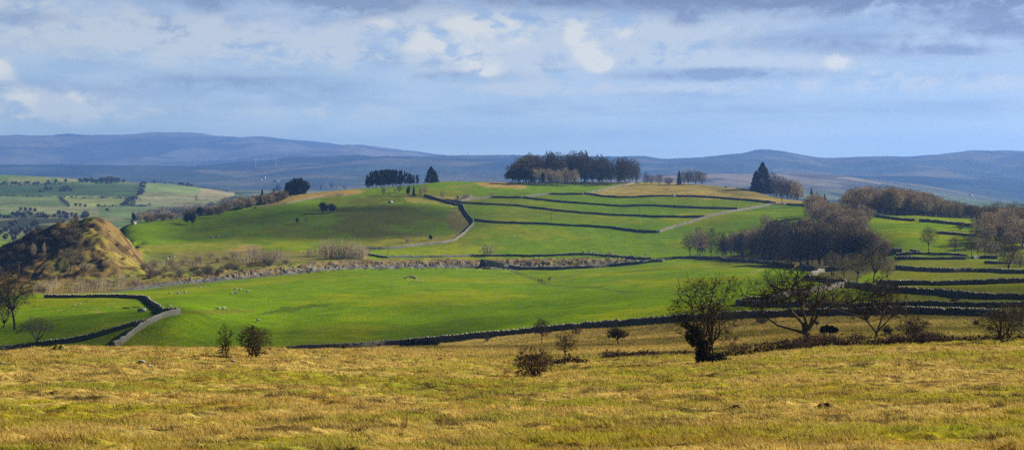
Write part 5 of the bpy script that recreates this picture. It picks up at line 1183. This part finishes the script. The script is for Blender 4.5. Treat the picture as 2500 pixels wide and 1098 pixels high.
def turbine(px, row, hpx, label, D, rot):
    x, y, z = at(px, D); zt = -(row-HR)/F*D; z = min(z, zt); h = hpx*D/F*.75; root = empty("wind_turbine", (x, y, z)); tag(root, label, "wind turbine")
    hh = h+(zt-z)
    V, Fq = tubes([(0, 0, -3)], [(0, 0, hh)], [1.9], [1.1], 10); link("tower", mk_mesh("tower", V, Fq, [M_WHITE], smooth=True), root)
    V, Fq = boxv(0, 1.5, hh-1.2, 3.0, 8, 3.2); link("nacelle", mk_mesh("nacelle", V, Fq, [M_WHITE]), root)
    for k in range(3):
        a = rot+k*2.094; d = np.array([math.cos(a), 0, math.sin(a)]); c = np.array([0, -3.0, hh]); L = h*.36
        V, Fq = tubes([c, c+d*L*.3], [c+d*L*.3, c+d*L], [.5, .7], [.7, .15], 5); link("blade", mk_mesh("blade", V, Fq, [M_WHITE]), root)
turbine(474, 412, 13, "small white wind turbine alone on the left of the far ridge", 10500, 1.57); turbine(624, 407, 26, "tallest white wind turbine on the far ridge, left of three", 9800, 1.75)
turbine(652, 399, 11, "small white wind turbine between the two taller ones", 10700, 1.4); turbine(673, 409, 26, "white wind turbine right of three on the far ridge", 9800, 1.9)
def mast(px, row, hpx, label, D, r=2.2):
    x, y, z = at(px, D); h = hpx*D/F; root = empty("radio_mast", (x, y, z)); tag(root, label, "mast"); S = []
    for (a, b) in ((-1, -1), (1, -1), (0, 1)): S.append(((a*r, b*r, -4), (a*r*.3, b*r*.3, h), .5, .4))
    for k in range(12):
        f, f2 = k/12, (k+1)/12; q = lambda t, a, b: (a*r*(1-.7*t), b*r*(1-.7*t), h*t); S.append((q(f, -1, -1), q(f2, 1, -1), .3, .3)); S.append((q(f, 1, -1), q(f2, 0, 1), .3, .3))
    V, Fq = tubes(*[[s_[i] for s_ in S] for i in range(4)], 4); link("lattice", mk_mesh("lattice", V, Fq, [M_DARK]), root)
    V, Fq = tubes([(0, 0, h-2)], [(0, 0, h+4)], [.5], [.3], 5); link("antenna", mk_mesh("antenna", V, Fq, [M_DARK]), root)
mast(1142, 389, 10, "thin radio mast on the low skyline left of the big wood", 11000); mast(1605, 397, 14, "faint tall mast in the saddle of the right hills", 11000); mast(1725, 394, 4, "tiny stub mast on the skyline right of the saddle mast", 11000, 5); mast(2362, 368, 6, "faint mast on the highest right hill", 11000)
def house(px, row, w, d, h, label, Dmin, rz=0., wm=None, name="farmhouse", cat="house"):
    x, y, z = hit(px, row, Dmin); root = empty(name, (x, y, z), rz); tag(root, label, cat)
    V, Fq = boxv(0, 0, -1.5, w, d, h+1.5); link("wall", mk_mesh("wall", V, Fq, [wm or M_WHITE]), root)
    e = .3; V = [(-w/2-e, -d/2-e, h), (w/2+e, -d/2-e, h), (w/2+e, d/2+e, h), (-w/2-e, d/2+e, h), (-w/2-e, 0, h+d*.42), (w/2+e, 0, h+d*.42)]
    rf = link("roof", mk_mesh("roof", V, [np.array([[0, 1, 5, 4], [2, 3, 4, 5], [3, 2, 1, 0]]), np.array([[0, 4, 3], [1, 2, 5]])], [M_SLATE]), root)
    if h > 4:
        V, Fq = boxv(w*.38, 0, h+d*.3, 1, 1, 2.6); link("chimney", mk_mesh("chimney", V, Fq, [wm or M_WHITE]), rf)
    for k in range(3):
        V, Fq = boxv(-w*.32+k*w*.32, -d/2-.02, h*.45, w*.10, .08, h*.25); link("window", mk_mesh("window", V, Fq, [M_GLASS]), root)
    V, Fq = boxv(w*.16, -d/2-.02, 0, w*.09, .08, h*.5); link("door", mk_mesh("door", V, Fq, [M_DARK]), root)
house(636, 441, 12, 8, 6, "tiny white farmhouse in the hazy plain, lower left of three", 7000, .3); house(645, 436, 14, 8, 7, "tiny white farmhouse in the hazy plain, upper middle of three", 7000, -.3); house(674, 444, 26, 9, 5, "long low white farm building in the hazy plain, right of three", 7000, .1)
house(2370, 483, 12, 7, 5, "tiny pale cottage in the blue distance above the right wood", 6000, .2)
house(326, 548, 3.6, 2.6, 1.9, "little white hut at the foot of the left shoulder", 1000, .2, name="hut", cat="hut")
def shelter(px, row, label, Dmin):
    x, y, z = hit(px, row, Dmin); root = empty("field_shelter", (x, y, z), .25); tag(root, label, "field shelter")
    for (a, b) in ((-1.6, -.9), (1.6, -.9), (1.6, .9), (-1.6, .9)):
        V, Fq = boxv(a, b, -.2, .16, .16, .9); link("leg", mk_mesh("leg", V, Fq, [M_DARK]), root)
    V, Fq = boxv(0, 0, .65, 3.5, 2.0, 1.4); link("body", mk_mesh("body", V, Fq, [M_WHITE]), root)
    V, Fq = boxv(0, 0, 2.05, 3.8, 2.3, .25, 0, 0, .7); link("roof", mk_mesh("roof", V, Fq, [M_WHITE]), root)
    V, Fq = boxv(-.4, -1.02, .9, 1.2, .06, .9); link("hatch", mk_mesh("hatch", V, Fq, [M_DARK]), root)
shelter(953, 498, "small white box shelter standing on the upper left pasture", 1150)
def trough(px, row, L, w, h, label, Dmin, m, rz=0.0, name="feed_trough"):
    x, y, z = hit(px, row, Dmin); root = empty(name, (x, y, z), rz); tag(root, label, "trough"); t = .08
    P = [boxv(0, -w/2, .12, L, t, h), boxv(0, w/2, .12, L, t, h), boxv(-L/2+t/2, 0, .122, t, w-t-.01, h-.005), boxv(L/2-t/2, 0, .122, t, w-t-.01, h-.005), boxv(0, 0, .15, L-2.2*t, w-t-.01, .1)]
    V, Fq = join(*P); link("basin", mk_mesh("basin", V, Fq, [m]), root)
    for s in (-1, 1):
        V, Fq = boxv(s*L*.38, 0, -.1, .15, w*.8, .21); link("foot", mk_mesh("foot", V, Fq, [M_DARK]), root)
trough(346, 761, 2.5, 1.5, .95, "pale water tank standing in the small left paddock", 450, M_STEEL, .15, "water_tank")
trough(309, 754, 2.2, .5, .32, "dark low feed trough, left of two in the small paddock", 450, M_DARK, .05); trough(333, 751, 2.2, .5, .25, "dark low feed trough, right of two in the small paddock", 450, M_DARK, -.05)
trough(412, 748, 1.9, .4, .25, "pale low trough just outside the bend of the paddock wall", 480, M_STEEL, .1)
WALLS2 = stone_wall("short pale ruined wall behind bushes near the crest wall", [(1117, 484), (1135, 482), (1152, 481)], 1.6, 1250, 1480, cope=False)
def bale():
    x, y, z = hit(1643, 482, 1250); y -= 1.2; root = empty("round_bale", (x, y, z), .35); tag(root, "big white wrapped round bale against the uppermost dark wall", "bale")
    n = 24; R = 1.45; V = []
    for xx, rr in ((-1.2, R*.86), (-1.1, R*.97), (-.8, R), (.8, R), (1.1, R*.97), (1.2, R*.86)):
        for i in range(n): a = 6.283*i/n; V.append((rr*math.cos(a), xx, R+rr*math.sin(a)-.05))
    Fq = [np.array([[k*n+i, k*n+(i+1) % n, (k+1)*n+(i+1) % n, (k+1)*n+i] for k in range(5) for i in range(n)]), np.array([list(range(n))[::-1], list(range(5*n, 6*n))])]
    link("wrap", mk_mesh("wrap", V, Fq, [M_WHITE], smooth=True), root)
bale()
def gate(px, row, wpx, label, Dmin):
    x, y, z = hit(px, row, Dmin); w = wpx*y/F; root = empty("field_gate", (x, y, z)); tag(root, label, "gate")
    for s in (-1, 1):
        V, Fq = boxv(s*w/2, 0, -.3, .2, .2, 1.7); link("gate_post", mk_mesh("gate_post", V, Fq, [M_POLE]), root)
    P = [boxv(0, 0, .15+k*.24, w-.3, .06, .08) for k in range(5)]+[boxv(-w/2+.25, .07, .1, .08, .05, 1.15), boxv(w/2-.25, .07, .1, .08, .05, 1.15)]
    V, Fq = join(*P); link("bars", mk_mesh("bars", V, Fq, [M_STEEL]), root)
gate(1631, 634, 15, "pale metal field gate in the gap below the dark wood's wall", 800); gate(2239, 541, 12, "field gate in the gap under the long right wood", 850); gate(1908, 499, 20, "field gate at the corner where the pale wall meets the crest", 1250); gate(2367, 632, 11, "field gate between the grey walls at far right", 600)

# ------------------------------------------------------------------ sheep and walkers
def skin(name, verts, edges, radii, m, sub=1, root=0):
    me = bpy.data.meshes.new(name+"_skeleton"); me.from_pydata([tuple(v) for v in verts], edges, []); o = bpy.data.objects.new(name, me); C.collection.objects.link(o)
    md = o.modifiers.new("skin", 'SKIN'); md.use_smooth_shade = True
    for i, r in enumerate(radii):
        sv = me.skin_vertices[0].data[i]; sv.radius = (r, r) if not isinstance(r, tuple) else r; sv.use_root = (i == root)
    sb = o.modifiers.new("sub", 'SUBSURF'); sb.levels = sub; sb.render_levels = sub
    bpy.context.view_layer.update(); dg = bpy.context.evaluated_depsgraph_get(); nm = bpy.data.meshes.new_from_object(o.evaluated_get(dg)); nm.materials.clear(); nm.materials.append(m)
    bpy.data.objects.remove(o); nm.name = name; return nm
M_FLEECE = mat("cream_fleece", (.80, .76, .60), scale=8, col2=(.66, .62, .46), bump=.6, bscale=20); M_FACE = mat("pale_sheep_skin", (.55, .50, .42), scale=5)
def make_sheep():
    root = empty("sheep")
    v = [(0, 0, .58), (.25, 0, .62), (-.25, 0, .60), (.45, 0, .66), (.62, 0, .80), (.74, 0, .78), (.90, 0, .68), (-.42, 0, .58), (-.50, 0, .48),
         (.28, .13, .50), (.30, .13, .27), (.29, .13, .02), (.28, -.13, .50), (.26, -.13, .27), (.27, -.13, .02), (-.30, .13, .50), (-.26, .13, .40), (-.36, .13, .26), (-.33, .13, .02), (-.30, -.13, .50), (-.26, -.13, .40), (-.37, -.13, .26), (-.34, -.13, .02), (.70, .11, .82), (.70, -.11, .82)]
    e = [(0, 1), (0, 2), (1, 3), (3, 4), (4, 5), (5, 6), (2, 7), (7, 8), (1, 9), (9, 10), (10, 11), (1, 12), (12, 13), (13, 14), (2, 15), (15, 16), (16, 17), (17, 18), (2, 19), (19, 20), (20, 21), (21, 22), (5, 23), (5, 24)]
    r = [.26, .24, .24, .17, .11, .095, .055, .10, .03, .08, .04, .03, .08, .04, .03, .11, .07, .04, .03, .11, .07, .04, .03, .03, .03]
    link("body", skin("body", v, e, r, M_FACE), root)
    link("fleece", rock_mesh("fleece", 9, (.58, .33, .33), M_FLEECE, 3, .10), root).location = (-.02, 0, .64)
    return root
SH = make_sheep(); first = True
for px, r, rz, lab in [(415, 720, .3, "lone sheep at the left end of the left flock"), (435, 720, 2.9, "grazing sheep left of a close pair in the left flock"), (441, 718, .2, "grazing sheep right of a close pair in the left flock"), (452, 717, 3.3, "sheep at the right end of the left flock"),
                       (565, 719, .5, "leftmost sheep of the trio low in the middle flock"), (571, 718.5, 3.0, "middle sheep of the trio low in the middle flock"), (577, 718, .1, "rightmost sheep of the trio low in the middle flock"), (575, 709, 2.7, "sheep standing just above the trio"), (586, 711, 3.4, "sheep up and right of the trio"),
                       (604, 715, .4, "left sheep of the pair right of the trio"), (609, 714, 3.1, "right sheep of the pair right of the trio"), (533, 758, 2.8, "sheep at the edge of the brown strip, left of two"), (546, 757, .6, "smaller looking sheep at the brown strip, right of two"), (630, 786, .2, "sheep alone lower in the big green field")]:
    x, y, z = hit(px, r, 380)
    if first: SH.location = (x, y, z); SH.rotation_euler = (0, 0, rz); tag(SH, lab, "sheep", "sheep in the big green field"); first = False; SH.scale = (1.1,)*3
    else: dup(SH, (x, y, z), rz, 1.1, lab, "sheep in the big green field")
M_SKIN = mat("skin", (.50, .33, .25)); M_COAT = [mat("black_jacket", (.015, .015, .02)), mat("navy_jacket", (.014, .018, .035)), mat("dark_green_jacket", (.018, .026, .018)), mat("charcoal_jacket", (.028, .028, .03))]
M_TROU = mat("dark_trousers", (.018, .018, .022)); M_HAIR = mat("dark_hair", (.03, .02, .015)); M_BOOT = mat("brown_boots", (.05, .03, .02))
def person(px, row, rz, step, k, label, Dmin=650, s=1.0):
    x, y, z = hit(px, row, Dmin); root = empty("person", (x, y, z), rz, s); tag(root, label, "person", None)
    V = {}; E = []; R = []; names = []
    def add(n, p, r, frm=None):
        names.append(n); V[n] = p; R.append(r)
        if frm: E.append((names.index(frm), len(names)-1))
    add("pel", (0, 0, .95), .13); add("wai", (0, 0, 1.10), .12, "pel"); add("che", (0, .01, 1.30), .145, "wai"); add("nkb", (0, 0, 1.45), .08, "che"); add("nk", (0, -.01, 1.52), .055, "nkb"); add("jaw", (0, -.03, 1.58), .065, "nk"); add("hd", (0, -.01, 1.67), .095, "jaw"); add("tp", (0, 0, 1.735), .06, "hd"); add("nose", (0, -.115, 1.645), .014, "hd")
    for sd_, sw in ((-1, step), (1, -step)):
        q = str(sd_); add("hip"+q, (sd_*.10, 0, .88), .105, "pel"); add("kn"+q, (sd_*.11, -sw*.16-.02, .49), .062, "hip"+q); add("an"+q, (sd_*.11, -sw*.26+.04*(sw < 0), .09+.03*(sw < 0)), .042, "kn"+q); add("toe"+q, (sd_*.12, -sw*.26-.16, .045), .035, "an"+q)
        add("sh"+q, (sd_*.19, 0, 1.41), .065, "nkb"); add("el"+q, (sd_*.24, sw*.08+.02, 1.13), .045, "sh"+q); add("wr"+q, (sd_*.25, sw*.16-.06, .89), .030, "el"+q); add("pm"+q, (sd_*.25, sw*.17-.08, .82), .034, "wr"+q)
        for f in range(4):
            L = (.070, .082, .078, .060)[f]; yy = sw*.17-.11+f*.021; add("f%s%d" % (q, f), (sd_*.25, yy, .785), .009, "pm"+q); add("g%s%d" % (q, f), (sd_*.238, yy+.004, .785-L), .008, "f%s%d" % (q, f))
        add("th"+q, (sd_*.235, sw*.17-.135, .80), .010, "pm"+q); add("ti"+q, (sd_*.23, sw*.17-.15, .765), .009, "th"+q)
    P = [V[n] for n in names]; link("body", skin("body", P, E, R, M_SKIN), root)
    def sub(nm, keep, grow, m):
        idx = [i for i, n in enumerate(names) if n in keep]; mp = {a: b for b, a in enumerate(idx)}
        link(nm, skin(nm, [P[i] for i in idx], [(mp[a], mp[b]) for a, b in E if a in mp and b in mp], [R[i]+grow for i in idx], m), root)
    sub("jacket", ["pel", "wai", "che", "nkb", "sh-1", "el-1", "wr-1", "sh1", "el1", "wr1"], .035, M_COAT[k]); sub("trousers", ["pel", "hip-1", "kn-1", "an-1", "hip1", "kn1", "an1"], .02, M_TROU)
    for q in ("-1", "1"): sub("boot", ["an"+q, "toe"+q], .02, M_BOOT)
    h = rock_mesh("hair", 3+k, (.10, .115, .10), M_HAIR, 2, .06); o = link("hair", h, root); o.location = (0, .02, 1.70)
    for sd_ in (-1, 1):
        V_, F_ = boxv(sd_*.035, -.098, 1.66, .02, .02, .012); link("eye", mk_mesh("eye", V_, F_, [M_DARK]), root)
person(1316, 688.5, 3.0, 1, 0, "walker in black jacket, leftmost of four crossing the field", s=1.05); person(1323, 689, 3.2, -1, 1, "slim walker in dark blue, second from the left of four", s=1.05)
person(1339, 687, 2.6, .8, 3, "walker in charcoal jacket close against the rightmost one", s=1.08); person(1343, 684.5, 2.9, -1, 2, "rightmost walker in dark green, slightly behind the others", s=1.05)

def stump(px, row, label):
    x, y, z = hit(px, row, 380); B = Branchwork(44); B.stem([(.2, 0, -.1), (.0, 0, .7), (-.35, 0, 1.7)], .16, .10); B.grow(B.crown_points(26, np.array([.3, 0, .7]), np.array([1.0, .5, .8])), 1, .06, .03, 3, .2)
    root = empty("dead_tree", (x, y, z)); tag(root, label, "dead tree"); link("trunk", B.mesh([0], "trunk", mat("bleached_wood", (.6, .57, .5)), 6), root); link("crown", B.mesh([1], "crown", M_BARK, 4), root)
stump(922, 848, "small dead thorn with bleached trunk against the long dark wall")

# ------------------------------------------------------------------ thin unseen clouds added towards the sun to shade parts of the land
def shade_cloud_mat():
    m = bpy.data.materials.new("thin_shade_cloud"); m.use_nodes = True; t = NT(m.node_tree); t.n.clear(); out = t.node("ShaderNodeOutputMaterial")
    d = t.node("ShaderNodeBsdfDiffuse", {"Color": (.85, .87, .9, 1)}); tr = t.node("ShaderNodeBsdfTransparent")
    mx = t.node("ShaderNodeMixShader", {0: .29}); t.l.new(tr.outputs[0], mx.inputs[1]); t.l.new(d.outputs[0], mx.inputs[2]); t.l.new(mx.outputs[0], out.inputs[0]); return m
M_SHADE_CLOUD = shade_cloud_mat()
def shade_cloud(px, D, rx, ry, alt, seed, label):
    x, y, z = at(px, D); k = (alt-z)/sun_dir.z
    me = rock_mesh("shade_cloud", seed, (rx*1.15, ry*1.15, 22), M_SHADE_CLOUD, 4, .42); o = link("shade_cloud", me, None, (x+sun_dir.x*k, y+sun_dir.y*k, alt)); tag(o, label, "shade_cloud", kind="stuff")
shade_cloud(835, 1170, 88, 85, 1250, 61, "thin veil added out of view to shade the left hillside")
shade_cloud(330, 455, 75, 42, 1150, 62, "thin veil added out of view to shade the small paddock")
shade_cloud(2330, 350, 46, 60, 1200, 63, "thin veil added out of view to shade the right paddocks")
shade_cloud(1780, 215, 26, 30, 1180, 64, "thin veil added out of view to shade the tawny slope")

# ------------------------------------------------------------------ haze
def haze():
    x0, x1, y0, y1, z0, z1 = -16500, 16500, -60, 21400, -110, 560
    V = [(x, y, z) for z in (z0, z1) for (x, y) in ((x0, y0), (x1, y0), (x1, y1), (x0, y1))]
    Fq = [[0, 3, 2, 1], [4, 5, 6, 7], [0, 1, 5, 4], [1, 2, 6, 5], [2, 3, 7, 6], [3, 0, 4, 7]]
    m = bpy.data.materials.new("haze_air"); m.use_nodes = True; t = NT(m.node_tree); t.n.clear()
    out = t.node("ShaderNodeOutputMaterial")
    v = t.node("ShaderNodeVolumePrincipled", {"Color": (.20, .41, 1.0, 1), "Density": 7.5e-5, "Anisotropy": 0.3})
    t.l.new(v.outputs[0], out.inputs["Volume"])
    o = link("haze", mk_mesh("haze", V, np.array(Fq), [m])); tag(o, kind="stuff")
haze()
